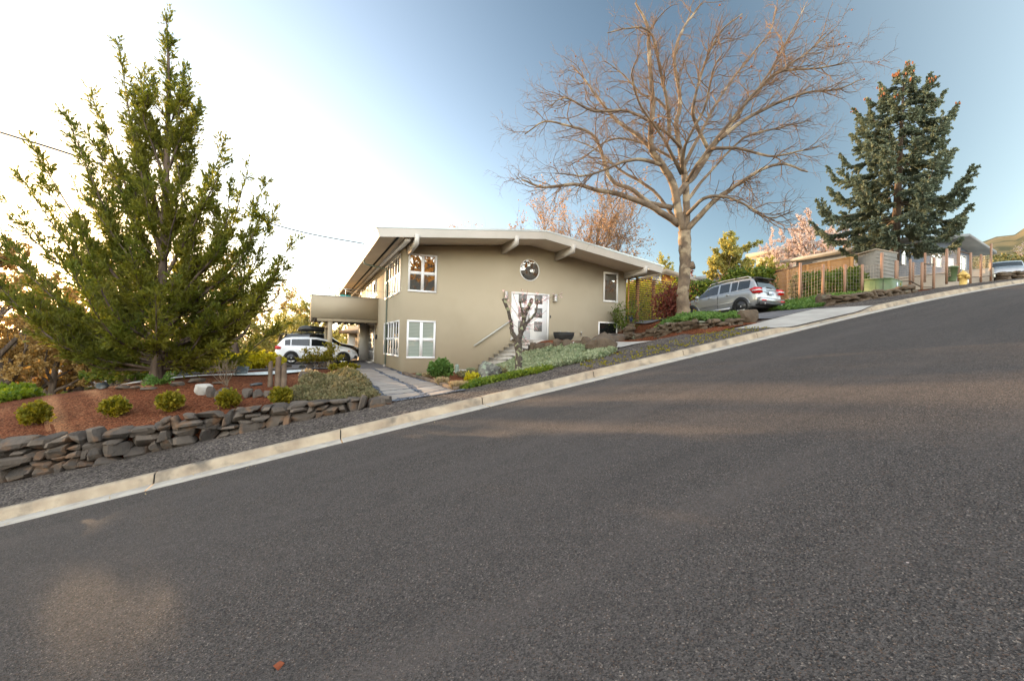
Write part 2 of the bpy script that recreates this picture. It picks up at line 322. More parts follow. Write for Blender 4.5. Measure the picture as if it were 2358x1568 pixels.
M['rock_lichen']=pm('lichen_boulder',(.05,.048,.045),(.15,.145,.125),7,.95,1.,9,c3=(.2,.23,.17),c3scale=8,c3r=(.53,.6),bdist=.04)
M['rock_white']=pm('white_rock',(.4,.38,.35),(.25,.235,.215),3,.9,.6,8)
M['rock_blue']=pm('blue_grey_rock',(.06,.075,.085),(.26,.28,.29),2.2,.85,.6,7,contrast=(.48,.66))
def leaf(name,a,b,tr=.35,sc=1.2,isl=.6,rough=.6): return pm(name,a,b,sc,rough,island=isl,trans=tr,spec=.25)
M['cedarleaf']=leaf('juniper_foliage',(.075,.105,.022),(.21,.19,.035),.5,.7,.45)
M['spruce']=leaf('blue_spruce_needles',(.07,.1,.08),(.17,.19,.12),.2,.8,.6)
M['cone']=pm('spruce_cones',(.3,.11,.04),(.2,.07,.03),5,.8,island=.5)
M['hedge']=leaf('laurel_leaves',(.035,.07,.012),(.15,.18,.03),.3,2)
M['gcover']=leaf('ground_cover_leaves',(.05,.1,.015),(.2,.23,.03),.35,1.4)
M['thyme']=leaf('heath_leaves',(.09,.10,.045),(.22,.17,.09),.25,1.8)
M['sage']=leaf('silver_sage_leaves',(.12,.17,.08),(.36,.37,.24),.2,2.2,.6)
M['juniper_low']=leaf('low_juniper',(.055,.12,.03),(.15,.23,.055),.25,1.8)
M['golden']=leaf('golden_shrub',(.07,.085,.01),(.3,.23,.022),.3,5)
M['rust']=leaf('rusty_shrub',(.12,.05,.02),(.24,.12,.03),.3,5)
M['yellow']=leaf('yellow_blossom',(.36,.32,.02),(.52,.46,.05),.4,2)
M['orange']=leaf('bronze_leaves',(.26,.15,.08),(.36,.23,.13),.35,2)
M['oldgold']=leaf('oldgold_leaves',(.24,.155,.06),(.36,.24,.09),.4,1)
M['sungold']=leaf('sun_painted_gold_leaves',(.42,.25,.06),(.55,.36,.09),.35,1)  # sunlight put into the leaf colour; house shadow keeps these crowns dark
M['spring']=leaf('spring_leaves',(.2,.2,.06),(.36,.31,.1),.4,1)
M['pink']=leaf('pink_blossom',(.42,.33,.31),(.52,.43,.38),.25,2)
M['plumpink']=leaf('plum_blossom',(.6,.34,.4),(.72,.5,.52),.25,2)
M['maroon']=leaf('maroon_leaves',(.09,.025,.02),(.2,.06,.04),.35,2)
M['hillbush']=leaf('hill_trees',(.09,.1,.03),(.2,.17,.07),.1,.05)
M['grasstan']=leaf('dry_grass',(.3,.22,.13),(.42,.34,.2),.25,4)
M['silver']=pm('silver_car_paint',(.36,.37,.38),None,rough=.3,metal=.6,coat=.8)
M['whitecar']=pm('white_car_paint',(.74,.76,.8),None,rough=.3,coat=.9)
M['darkcar']=pm('black_car_paint',(.012,.012,.012),None,rough=.2,coat=1.)
M['tyre']=pm('rubber',(.015,.015,.015),None,rough=.85)
M['alloy']=pm('alloy_wheel',(.72,.72,.72),None,rough=.35,metal=.2)
M['red']=pm('red_lens',(.5,.01,.012),None,rough=.15,spec=.7)
M['amber']=pm('amber_lens',(.6,.2,.02),None,rough=.15,spec=.7)
M['lens']=pm('clear_lens',(.6,.62,.65),None,rough=.1,spec=.8)
M['plate']=pm('plate',(.6,.64,.7),(.45,.5,.62),30,.4)
M['xform']=pm('transformer_green',(.085,.125,.06),(.11,.15,.075),1.3,.5,c3=(.14,.16,.09),c3scale=2)
M['hydrant']=pm('hydrant_yellow',(.62,.42,.12),(.5,.33,.1),6,.55)
M['bluehouse']=pm('slate_siding',(.115,.135,.17),(.13,.15,.185),2,.8)
M['orangehouse']=pm('orange_siding',(.5,.22,.07),(.42,.17,.05),3,.8)
M['tan']=pm('tan_wall',(.33,.27,.21),(.29,.24,.185),2,.85)
M['shed']=pm('shed_siding',(.2,.19,.17),(.24,.22,.195),1,.8)
M['wire']=pm('wire_mesh',(.4,.33,.28),None,rough=.4,metal=.6)
M['bowl']=pm('black_bowl',(.012,.012,.012),(.02,.02,.02),6,.6)
M['teal']=pm('teal_plastic',(.02,.25,.22),None,rough=.5)
M['bluepot']=pm('blue_glaze',(.02,.05,.22),None,rough=.2)
M['vanglass']=pm('van_side',(.03,.08,.13),None,rough=.2)
M['shingle']=pm('dark_shingles',(.06,.065,.08),(.09,.09,.1),8,.9)
M['dryleaf']=pm('dry_leaf',(.3,.08,.03),(.2,.05,.02),20,.8)
# ------------------------------------------------------------------ setting: road, gutter, curb, verge, ground
GN=9.0                                  # curb line
def lerp(a,b,t): return a+(b-a)*t
def sheet(name,ss,n0,n1,k,zf,mat,dz=0.,stru=True,jit=0.):
    ss=np.asarray(ss,float); t=np.linspace(0,1,k)
    N0=n0(ss) if callable(n0) else np.full(len(ss),n0); N1=n1(ss) if callable(n1) else np.full(len(ss),n1)
    S=np.repeat(ss[:,None],k,1); Nn=N0[:,None]+(N1-N0)[:,None]*t[None]; Z=zf(S,Nn)+dz
    if jit: Z=Z+RNG.normal(0,jit,Z.shape)
    P=np.stack([S,Nn,Z],-1)[::-1]
    mb=MB().grid(P); return struct(name,mb,mat) if stru else mb
def zroad(S,Nn):                        # road surface: gutter lip + cross slope rising towards the camera side
    return V(S)-.145+.033*(GN-.45-Nn)*np.where(Nn>-1,1,1)
ssr=np.concatenate([np.arange(-120,-14,3.),np.arange(-14,40,.5),np.arange(40,130,3.)])
nlo=-2.2
sheet('road',ssr,nlo,GN-.42,30,zroad,M['asphalt'])
# gutter pan and curb as swept profile with joints
def prof_curb(s,drop):
    v=float(V(s)); h=.145*(1-drop)+.02*drop
    g0=v-.145; top=g0+h
    return [(GN-.44,g0-.03),(GN-.44,g0+.006),(GN-.035,g0-.004),(GN-.01,g0+.02 if drop<.9 else g0+.008),(GN+.012,top-.035*(1-drop)-.004),(GN+.03,top-.01),(GN+.06,top),(GN+.16,top),(GN+.18,top-.012),(GN+.182,top-.2)]
def droppos(s):
    a=np.clip((s-12.6)/1.1,0,1); b=np.clip((17.9-s)/1.1,0,1); d=min(a,b); return float(d*d*(3-2*d))
seg0=-2.17-2.79*13
cb=MB(); gt=MB()
for k in range(40):
    a=seg0+2.79*k+.011; b=a+2.79-.022
    S=np.linspace(a,b,9 if k in (17,18,19,20) else 4)
    P=np.array([[ (s,n,z) for (n,z) in prof_curb(s,droppos(s))] for s in S])
    gt.grid(P[:,0:3]); cb.grid(P[:,2:])
    for e in (P[0],P[-1]): cb.poly(e[2:])
# dark joint filler behind the gaps
jf=MB()
for k in range(40):
    s=seg0+2.79*k; v=float(V(s))
    if droppos(s)<.1: jf.box(s-.0105,s+.0105,GN+.02,GN+.17,v-.3,v-.02)
struct('curb',cb,M['concrete'],False); struct('gutter',gt,M['gutter'],False); struct('curb_joints',jf,M['dark'],False)
struct('road_edge_far',MB().grid(np.array([[(s,nlo-.2,float(V(s))+.24),(s,nlo+.01,float(V(s))+.24)] for s in ssr])),M['concrete'])
def vz(S,Nn): return V(S)-.012-.10*np.array([[droppos(a) for a in r] for r in S])*np.clip(1-(Nn-9.17)/1.8,0,1)+.0*Nn
def vend(s): return np.where(s<1.75,12.4,np.where(s<8.6,10.95,np.where(s<12.4,11.9,11.2)))
ssv=np.concatenate([np.arange(-120,-14,4.),np.arange(-14,34,.25),np.arange(34,130,4.)])
sheet('gravel_verge',ssv,9.175,vend,12,vz,M['verge'],jit=.004)
# yard ground (heights from survey points)
def yst(s): return np.where(s<1.72,11.55,10.75)
def yz(S,Nn): return G(S,Nn)
ssy=np.concatenate([np.arange(-14,1.7,.25),[1.7,1.74],np.arange(2,26,.25)])
sheet('front_yard_ground',ssy,yst,24.,70,lambda S,Nn:G(S,Nn)-.03,M['mulch'])
ssf=np.concatenate([np.arange(-220,-14,6.),np.arange(-14,60,2.),np.arange(60,260,8.)])
sheet('terrain',ssf,lambda s:np.where((s>-14.5)&(s<26.5),22.,11.),260.,60,lambda S,Nn:G(S,Nn)-.06,M['soil'])
sheet('terrain_across_street',ssf,-200.,-2.35,60,lambda S,Nn:V(S)+.235+.21*np.clip(-2.3-Nn,0,90),M['soil'])
# driveway: pebble bed with flat stone slabs
def dz(o): return lambda S,Nn:G(S,Nn)+o
sheet('driveway',np.linspace(1.72,3.49,9),lambda s:11.05-.45*(s-1.72),20.9,50,dz(.010),M['pebble'])
sl_=MB(); 
def slab(s0,s1,n0,n1):
    nx=5; S=np.linspace(s0,s1,nx); Nn=np.linspace(n0,n1,3); 
    SS,NN=np.meshgrid(S,Nn,indexing='ij'); j=RNG.normal(0,.013,(nx,3,2)); j[1:-1,1]=0
    Z=G(SS,NN)+.020+random.uniform(-.004,.004)
    T=np.stack([SS+j[...,0],NN+j[...,1],Z],-1); Bt=T.copy(); Bt[...,2]-=.06
    sl_.grid(T)
    for e in (T[0],T[-1],T[:,0],T[:,-1]):
        d=e.copy(); d[:,2]-=.06; sl_.grid(np.stack([e,d]))
for (a,b,n_) in ((1.86,2.58,11.12),(2.76,3.3,10.62)):
    n=n_
    while n<20.6:
        w_=random.uniform(.42,.66); slab(a+random.uniform(-.04,.04),b+random.uniform(-.04,.04),n,min(n+w_,20.8)); n+=w_+random.uniform(.1,.13)
do=struct('paving_slabs',sl_,M['flag'],False)
sheet('carport_pad',np.linspace(-6,3.5,30),20.9,33,30,dz(.01),M['darkpad'])
sheet('door_path',np.linspace(8.75,10.4,10),11.75,14.9,14,lambda S,Nn:np.maximum(G(S,Nn)+.035,0),M['conc2'])
mbp=MB().box(8.6,14.0,16.9,18.39,-.3,.235); struct('door_landing',mbp,M['conc2'],False)
# upper concrete apron + asphalt drive
sheet('driveway_apron',np.linspace(12.75,17.8,16),9.185,lambda s:10.6+.12*(s-12.75),8,lambda S,Nn:vz(S,Nn)+.016,M['conc2'])
sheet('upper_drive',np.linspace(15.0,20.6,20),lambda s:10.62+.12*(np.clip(s,0,17.8)-12.75),27,30,lambda S,Nn:np.where(Nn<11.3,np.minimum(G(S,Nn),V(S))+.02,G(S,Nn)+.035),M['darkpad'])
# white gravel river in the left bed
rv=[]
for t in np.linspace(0,1,24):
    c=lerp(-5.2,.2,t); nn=18.3+.5*math.sin(t*7)+.8*t; wd=.55+.25*math.sin(t*9+1)
    rv.append([(c,nn+u,g(c,nn+u)+.03) for u in np.linspace(-wd,wd,6)])
struct('white_gravel_bed',MB().grid(np.array(rv)),M['white_gravel'])
# far hill
hl=[]
for i,a in enumerate(np.linspace(35,-60,90)):           # azimuth from the house-ward axis
    r=[]
    for j,d in enumerate(np.linspace(140,950,26)):
        dirr=np.array([math.sin(R(90-a)),math.cos(R(90-a))])
        x=max(0,min(1,(j/25)))
        ridge=212*math.exp(-((a-8)/20)**2)+9*math.sin(a*.6)+5*math.sin(a*1.7)
        z=4+max(0,ridge)*(x*x*(3-2*x))+6*math.sin(j*.9+a*.3)*x
        r.append((dirr[0]*d,dirr[1]*d,z if j<25 else -20))
    hl.append(r)
M['hill']=pm('hillside',(.15,.12,.065),(.06,.07,.035),.012,.95,contrast=(.4,.6),c3=(.035,.045,.025),c3scale=.05,c3r=(.5,.62))
struct('hills',MB().grid(np.array(hl)),M['hill'])
# ------------------------------------------------------------------ the main house
S0,S1,NH,NB=3.5,14.5,18.4,36.0
house=thing('house',(9,NH,-1.2),'olive stucco two storey house with wide low gabled roof and round window','house')
wl=MB().prism([(S0,-1.5),(S1,-1.5),(S1,3.72),(9.1,4.5),(S0,3.86)],'y',NH,NB)
obj('wall',wl,M['stucco'],house)
plinth=MB().box(5.2,6.75,NH-.012,NH+.1,-1.5,-1.08); obj('plinth',plinth,M['conc2'],house)
# window helper: frames sit on a plane; a->b axis vectors
def window(name,o,du,dv,dn,wd,ht,nx,ny,parent,pane,fr=.075,mul=.12,out=.035,mid=True):
    o,du,dv,dn=[np.array(k,float) for k in (o,du,dv,dn)]
    f=MB()
    def bar(u0,u1,v0,v1,d):
        c=o+du*(u0+u1)/2+dv*(v0+v1)/2+dn*d/2; f.obox(c,du*(u1-u0)/2,dv*(v1-v0)/2,dn*d/2)
    bar(0,wd,0,fr,out); bar(0,wd,ht-fr,ht,out); bar(0,fr,fr,ht-fr,out); bar(wd-fr,wd,fr,ht-fr,out)
    for i in range(1,nx): bar(wd*i/nx-mul/2,wd*i/nx+mul/2,fr,ht-fr,out-.006)
    for j in range(1,ny):
        for i in range(nx):
            a=fr if i==0 else wd*i/nx+mul/2; b=wd-fr if i==nx-1 else wd*(i+1)/nx-mul/2
            bar(a,b,ht*j/ny-mul/2,ht*j/ny+mul/2,out-.006)
    w_=obj('window',f,M['white'],parent)
    for i in range(nx):
        for j in range(ny):
            a=wd*i/nx+.03;b=wd*(i+1)/nx-.03;c=ht*j/ny+.03;d=ht*(j+1)/ny-.03
            P=o+dn*.012
            q=MB().poly([P+du*a+dv*c,P+du*b+dv*c,P+du*b+dv*d,P+du*a+dv*d]); obj('pane',q,pane,w_)
    return w_
X=(1,0,0);Z=(0,0,1);NY=(0,-1,0)
window('w',(3.66,NH,2.06),X,Z,NY,1.17,1.54,2,2,house,M['glass'])
window('w',(3.66,NH,-.63),X,Z,NY,1.17,1.54,2,2,house,M['blind'])
window('w',(13.13,NH,2.2),X,Z,NY,.86,1.46,1,1,house,M['glass'],fr=.085)
window('w',(12.88,NH,.36),X,Z,NY,1.12,.86,1,1,house,M['carglass'],fr=.06)
# round window
rw=MB(); c0=np.array([9.1,NH,3.385]); 
rw.lathe(c0,[(.47,0),(.49,.0),(.49,.035),(.462,.035),(.46,.012),(.46,.0)],40,(0,-1,0)); rwo=obj('window',rw,M['white'],house,True)
rp=MB().poly([c0+np.array([.45*math.cos(t),-.014,.45*math.sin(t)]) for t in np.linspace(0,2*np.pi,40,False)]); obj('pane',rp,M['glass'],rwo)
# left wall windows (three pairs up, three pairs down) : along the depth axis
YN=(0,1,0);NX=(-1,0,0)
for z_,pn in ((2.08,M['glass']),(-.6,M['glass'])):
    for k in range(3):
        window('w',(S0,19.12+k*1.33,z_),YN,Z,NX,1.3,1.53 if z_<0 else 1.62,2,2,house,pn,fr=.07,mul=.1)
for k in range(2): window('w',(S0,28.0+k*1.4,1.5),YN,Z,NX,1.25,2.0,2,1,house,M['glass'])
dr=MB().box(S0-.05,S0,26.2,27.5,1.3,3.5); bd_=obj('balcony_door',dr,M['white'],house)
obj('pane',MB().poly([(S0-.055,26.4,1.5),(S0-.055,27.3,1.5),(S0-.055,27.3,3.3),(S0-.055,26.4,3.3)]),M['glass'],bd_)
# front double door
df=MB(); x0,x1,z0,z1=8.23,10.12,.24,2.36
df.box(x0,x0+.07,NH-.05,NH,z0,z1); df.box(x1-.07,x1,NH-.05,NH,z0,z1); df.box(x0+.07,x1-.07,NH-.05,NH,z1-.08,z1); df.box(x0-.02,x1+.02,NH-.12,NH,z0-.03,z0)
dfo=obj('door_frame',df,M['white'],house)
for k in range(2):
    a=x0+.075+k*.873; b=a+.867
    dm=MB().box(a,b,NH-.025,NH,z0+.02,z1-.085); d_=obj('door',dm,M['white'],house)
    cx=a+(.47 if k==0 else .40)
    for j in range(3):
        zc=z0+.42+j*.62
        p_=MB().box(cx-.2,cx+.2,NH-.033,NH-.02,zc-.02,zc+.42); obj('pane',p_,M['frost'],d_)
    if k==0: obj('handle',MB().box(b-.1,b-.07,NH-.09,NH-.02,z0+.9,z0+1.15),M['steel'],d_)
obj('threshold',MB().box(x0,x1,NH-.14,NH-.1225,z0-.03,z0+.02),M['timber'],house)
for xx,zz in ((7.93,2.17),(10.42,2.2)):
    l=MB().lathe((xx,NH-.09,zz-.17),[(0,0),(.09,0),(.09,.08),(.075,.09),(.09,.1),(.09,.17),(.075,.18),(.09,.19),(.09,.26),(.075,.27),(.09,.28),(.09,.34),(0,.34)],20)
    l.box(xx-.04,xx+.04,NH-.05,NH,zz-.08,zz+.08); obj('wall_lamp',l,M['steel'],house)
obj('doorbell',MB().box(10.2,10.24,NH-.03,NH,1.28,1.4),M['black'],house)
hr=MB(); hr.beam((6.5,NH-.09,-.08),(8.2,NH-.09,1.08),.045,.06)
for t in (.06,.5,.94): hr.beam((6.5+1.7*t,NH-.09,-.11+1.16*t),(6.5+1.7*t,NH,-.11+1.16*t),.02,.02)
obj('handrail',hr,M['rail'],house)
obj('hose_tap',MB().lathe((11.9,NH-.04,.5),[(.03,0),(.03,.12),(.05,.13),(.02,.18)],10),M['steel'],house)
obj('wall_light_low',MB().box(12.2,12.3,NH-.05,NH,.42,.55),M['steel'],house) if False else None
# roof: low gable, front fascia overhangs, left/right eaves
ez_l,ez_r=3.80,3.76; SL,SR=2.32,15.45; NF,NBK=16.95,43.2
def soff(s): return lerp(4.5,3.80,(9.1-s)/(9.1-SL)) if s<9.1 else lerp(4.5,3.60,(s-9.1)/(SR-9.1))
sof=MB().grid(np.array([[(s,NF+.03,soff(s)),(s,NBK-.02,soff(s))] for s in (SL+.02,9.1,SR-.02)])[:,::-1])
TH=.30
rf=MB(); fx=MB(); fl=MB()
top=lambda s: soff(s)+TH+.0
rf.grid(np.array([[(s,NF-.02,top(s)+.05),(s,NBK+.02,top(s)+.05)] for s in (SL-.1,9.1,SR+.05)]))
ro=obj('roof',rf,M['roof'],house)
obj('soffit',sof,M['soffit'],ro)
out=.13
# fascia boards: bottom edge inset, top flared outwards
def fas(p,q,outp,outq):
    p=np.array(p);q=np.array(q)
    th=np.array([0,0,TH]); a=p+th+np.array(outp); b=q+th+np.array(outq)
    fx.grid(np.stack([np.stack([p,q]),np.stack([a,b])]))
    t2=np.array([0,0,.075]); o2a=np.array(outp)*.15; o2b=np.array(outq)*.15
    fl.grid(np.stack([np.stack([a+o2a,b+o2b]),np.stack([a+t2+o2a,b+t2+o2b])])); 
    fl.grid(np.stack([np.stack([a,b])-[0,0,.012],np.stack([a+o2a,b+o2b])-[0,0,.0]])); fl.grid(np.stack([np.stack([a+t2+o2a,b+t2+o2b]),np.stack([a*1.0+t2-o2a*3,b+t2-o2b*3])]))
fas((SL,NF,soff(SL)),(9.1,NF,4.5),(-out,-.06,0),(0,-.06,0)); fas((9.1,NF,4.5),(SR,NF,soff(SR)),(0,-.06,0),(.1,-.06,0))
fas((SL,NBK,soff(SL)),(SL,NF,soff(SL)),(-out,0,0),(-out,-.06,0)); fas((SR,NF,soff(SR)),(SR,NBK,soff(SR)),(.1,-.06,0),(.1,0,0))
obj('fascia',fx,M['trim'],ro); obj('roof_edge',fl,M['flash'],ro)
vt=MB().lathe((5.5,19.5,4.2),[(.07,0),(.07,.42),(.13,.42),(.13,.52),(0,.53)],14); obj('vent_pipe',vt,M['steel'],ro)
# soffit vent strip and ledger beam along the left wall
obj('vent_strip',MB().obox((2.98,30,soff(2.98)-.012),(.05,0,.006),(0,13,0),(0,0,.006)),M['dark'],house)
obj('wall_beam',MB().obox((3.36,30,soff(3.36)-.07),(.1,0,0),(0,12.9,0),(0,0,.045)),M['trim'],house)
# rafter beam ends on the front
for i,(sx,hh) in enumerate(((3.66,.42),(7.75,.38),(10.45,.36),(14.42,.32))):
    zt=soff(sx)-.004
    b=MB().prism([(NH,zt),(NH,zt-hh),(16.87,zt-hh*.68),(16.83,zt+.09),(16.935,zt+.09),(16.975,zt)],'x',sx-.075,sx+.075); obj('roof_beam',b,M['trim'],house)
# downspouts
ds=MB().tube([(S0-.05,22.3,-1.15),(S0-.05,22.3,3.42),(S0-.12,22.3,3.5),(2.5,22.3,3.62),(2.38,22.3,3.66),(2.36,22.3,3.82)],.038,8); obj('downspout',ds,M['green_metal'],house)
obj('downspout_shoe',MB().lathe((S0-.08,22.3,-1.18),[(.07,0),(.07,.1),(.045,.13)],10),M['conc2'],house)
ds=MB().tube([(S0-.05,34.5,-1.1),(S0-.05,34.5,3.42),(2.5,34.5,3.6),(2.36,34.5,3.8)],.038,8); obj('downspout',ds,M['trim'],house)
ds=MB().tube([(2.5,NBK-.4,3.62),(2.45,NBK-.4,3.4),(S0,NBK-1.5,3.3)],.03,6); obj('gutter_pipe',ds,M['trim'],house)
ds=MB().tube([(14.62,18.6,-.2),(14.62,18.6,3.5),(15.2,18.5,3.62)],.04,8); obj('downspout',ds,M['soffit'],house)
# garage door and pilaster under the balcony
gd=MB().box(S0-.03,S0,26.6,29.0,-1.12,1.0); gdo=obj('garage_door',gd,M['white'],house)
for j in range(4):
    for i in range(3):
        y=26.68+i*.78; z=-1.02+j*.51
        obj('pane',MB().box(S0-.045,S0-.031,y,y+.7,z,z+.43),M['frost'],gdo)
obj('garage_pilaster',MB().box(2.95,S0-.001,29.1,29.4,-1.3,1.25),M['trim'],house)
obj('garage_header',MB().box(3.3,S0-.001,26.5,29.09,1.02,1.2),M['trim'],house)
obj('door_sill',MB().box(3.2,S0-.001,26.5,29.05,-1.2,-1.13),M['conc2'],house)
obj('door_light',MB().box(S0-.1,S0,25.6,25.75,.15,.4),M['black'],house)
# balcony
L0=onN(717,683,25.4)[0]; bz0,bz1=1.2,2.33
bl=thing('balcony',(1,25.4,bz0),'olive stucco balcony with thin rail above the carport','balcony')
pb=MB(); pb.box(L0,S0-.002,25.4,25.55,bz0-.02,bz1); pb.box(L0,L0+.15,25.55,32.0,bz0-.02,bz1); pb.box(L0+.15,S0-.002,31.85,32.0,bz0-.02,bz1)
obj('parapet',pb,M['stucco'],bl); obj('parapet_cap',MB().box(L0-.02,S0-.003,25.38,25.57,bz1,bz1+.03),M['flash'],bl)
dk=MB().box(L0+.05,S0-.01,25.5,31.9,bz0+.05,bz0+.15)
for k in range(13): dk.box(L0+.16+k*.37,L0+.21+k*.37,25.56,31.8,bz0-.16,bz0+.05)
obj('deck',dk,M['darkpad'],bl)
bm=MB().box(L0+.3,S0-.02,25.45,25.53,bz0-.19,bz0-.02); bm.box(1.02,1.2,25.56,31.8,bz0-.42,bz0-.165); obj('beam',bm,M['stucco'],bl)
for yy in (25.48,30.4):
    obj('post',MB().box(1.0,1.22,yy,yy+.18,-1.45,bz0-.17),M['stucco'],bl)
rl=MB(); zt=bz1+.42
rl.tube([(L0+.07,25.47,zt),(S0-.05,25.47,zt)],.018,6); rl.tube([(L0+.07,25.47,zt),(L0+.07,31.9,zt)],.018,6); rl.tube([(L0+.07,31.9,zt),(S0-.05,31.9,zt)],.018,6)
for s in np.linspace(L0+.07,S0-.1,5): rl.tube([(s,25.47,bz1),(s,25.47,zt)],.014,5)
for n in np.linspace(26.5,31.9,5): rl.tube([(L0+.07,n,bz1),(L0+.07,n,zt)],.014,5)
obj('railing',rl,M['steel'],bl)
tb=MB().box(1.6,2.15,26.3,26.8,2.2,2.52).box(1.62,1.68,26.32,26.38,1.36,2.2).box(2.05,2.11,26.72,26.78,1.36,2.2); tag(obj('storage_box',tb,M['teal']),'teal box standing on the balcony','box')
# steps
st=MB()
for k in range(8):
    st.box(6.75+.235*k,8.75,16.95,18.385,-1.35,-1.03+.155*(k+1)-.04)
    st.box(6.72+.235*k,6.75+.235*(k+1)+.01,16.92,18.386,-1.03+.155*(k+1)-.0399,-1.03+.155*(k+1))
tag(obj('concrete_steps',st,M['conc2']),'grey concrete steps climbing along the house wall to the front door','steps')
# ------------------------------------------------------------------ stones
def ico_stone(mb,c,ax,seed,sub=2,rough=.16,flat=1.):
    th=np.linspace(0,np.pi,9 if sub<3 else 17); ph=np.linspace(0,2*np.pi,14 if sub<3 else 28,endpoint=False)
    T,P=np.meshgrid(th,ph,indexing='ij')
    v=np.stack([np.sin(T)*np.cos(P),np.sin(T)*np.sin(P),np.cos(T)],-1)
    e=.5*flat; v=np.sign(v)*np.abs(v)**e
    r=np.random.default_rng(seed); k=r.normal(0,1.6,(6,3)); ph0=r.uniform(0,6,6)
    nz=sum(np.sin(v@k[i]*1.+ph0[i]) for i in range(6))/6
    v=v*(1+rough*nz[...,None]+ r.normal(0,rough*.12,nz.shape)[...,None])
    for _ in range(11):      # cleaved faces
        nn=r.normal(0,1,3); nn/=np.linalg.norm(nn); dd=r.uniform(.68,.95); ex=np.maximum(0,v@nn-dd); v=v-ex[...,None]*nn*1.0
    v=v*1.16+r.normal(0,.012,v.shape)
    v[0]=v[0].mean(0); v[-1]=v[-1].mean(0)
    v[0]=v[0].mean(0); v[-1]=v[-1].mean(0)
    A=np.array(ax); p=np.asarray(c)+v@A
    a,b=p.shape[:2]; i=np.arange(a-1)[:,None]*b; j=np.arange(b)[None]; j2=(j+1)%b
    mb.add(p.reshape(-1,3),np.stack([i+j,i+b+j,i+b+j2,i+j2],-1).reshape(-1,4))
def wall_stones(mb,line,z0f,z1f,hmin=.1,hmax=.24,wmin=.18,wmax=.55,depth=.2,seed=1):
    # coursed dry-stone wall along polyline [(s,n)...]
    r=np.random.default_rng(seed); L=np.array(line,float); d=np.linalg.norm(np.diff(L,axis=0),axis=1); cum=np.concatenate([[0],np.cumsum(d)]); tot=cum[-1]
    def at(u): return np.array([np.interp(u,cum,L[:,0]),np.interp(u,cum,L[:,1])])
    lo={}; N=int(tot/.06)+1; us=np.linspace(0,tot,N)
    H=np.array([z0f(*at(u)) for u in us])-.06; T=np.array([z1f(*at(u)) for u in us]); sd=0
    for course in range(30):
        u=r.uniform(-.2,0); done=True
        while u<tot:
            w_=r.uniform(wmin,wmax); i0=np.clip(int(u/tot*N),0,N-1); i1=np.clip(int((u+w_)/tot*N),i0+1,N)
            base=H[i0:i1].mean() if i1>i0 else H[-1]; room=(T[i0:i1].mean() if i1>i0 else T[-1])-base
            if room>.04:
                done=False
                h=min(r.uniform(hmin,hmax)*(1.25 if course==0 else 1),room+.05) if room<hmax*1.5 else r.uniform(hmin,hmax)*(1.3 if course==0 else 1)
                h=max(h,.06)
                m=at(u+w_/2); t=at(min(u+w_,tot))-at(max(u,0)); t/=np.linalg.norm(t)+1e-9; nrm=np.array([-t[1],t[0]])
                slope=(z0f(*at(min(u+w_,tot)))-z0f(*at(max(u,0))))/max(w_,.1)*.5+r.normal(0,.03)
                ax=[[t[0]*w_*.54,t[1]*w_*.54,slope*w_*.54],[nrm[0]*depth,nrm[1]*depth,0],[r.normal(0,.03),0,h*.58]]
                sd+=1; c=np.array([m[0]+nrm[0]*r.uniform(-.03,.03),m[1]+nrm[1]*r.uniform(-.03,.03),base+h/2])
                ico_stone(mb,c,ax,seed*1000+sd,rough=.07,flat=.75)
                H[i0:i1]=base*0+ (H[i0:i1]*.35+base*.65)+h*.97
            u+=w_*.99
        if done: break
    return mb
Lw=[(-14,12.9),(-8,12.35),(-5,11.75),(-3.5,11.4),(-1.5,11.5),(0,11.33),(1.0,11.15),(1.62,11.05)]
def ztop(s,n): return g(s,n+.25)+.03
mw=wall_stones(MB(),Lw,lambda s,n:float(V(s)),ztop,.09,.27,.15,.5,.24,3)
tag(obj('dry_stone_wall',mw,M['rock'],None,True,sharp=24),'long dry stone retaining wall edging the red bark bed beside the gravel','stone wall')
back=MB(); Lb=np.array(Lw)
back.grid(np.array([[(s,n+.1,float(V(s))-.3),(s,n+.1,g(s,n+.25)-.04),(s,n+.45,g(s,n+.45)-.02)] for s,n in [(np.interp(u,range(len(Lb)),Lb[:,0]),np.interp(u,range(len(Lb)),Lb[:,1])) for u in np.linspace(0,len(Lb)-1,60)]]))
struct('wall_backfill',back,M['mulch'])
mw=wall_stones(MB(),[(14.45,17.9),(13.45,16.9),(12.9,15.4),(12.45,13.6),(12.2,12.3),(12.45,11.6),(13.0,11.2),(13.6,11.05)],lambda s,n:min(g(s-.35,n-.15),float(V(s)))-.05,lambda s,n:g(s+.45,n+.3)+.04,.1,.2,.14,.36,.2,5)
tag(obj('rock_retaining_wall',mw,M['rock_brown'],None,True,sharp=24),'rough brown rock retaining wall below the tall bare tree','rock wall')
mw=wall_stones(MB(),[(19.3,11.6),(20.0,11.2),(21.0,11.1),(22.5,10.9),(23.6,10.75)],lambda s,n:float(V(s))-.05,lambda s,n:float(V(s))+.28+.0*s,.12,.24,.2,.5,.22,6)
tag(obj('low_rock_wall',mw,M['rock_brown'],None,True),'low brown rock wall in front of the green electrical box','rock wall')
mw=wall_stones(MB(),[(39.9,13.6),(41.5,13.0),(43.5,12.6),(46,12.2)],lambda s,n:float(V(s))-.1,lambda s,n:float(V(s))+.5,.14,.26,.3,.7,.25,8)
tag(obj('far_rock_wall',mw,M['rock_brown'],None,True),'brown rock wall at the top of the street below the parked car','rock wall')
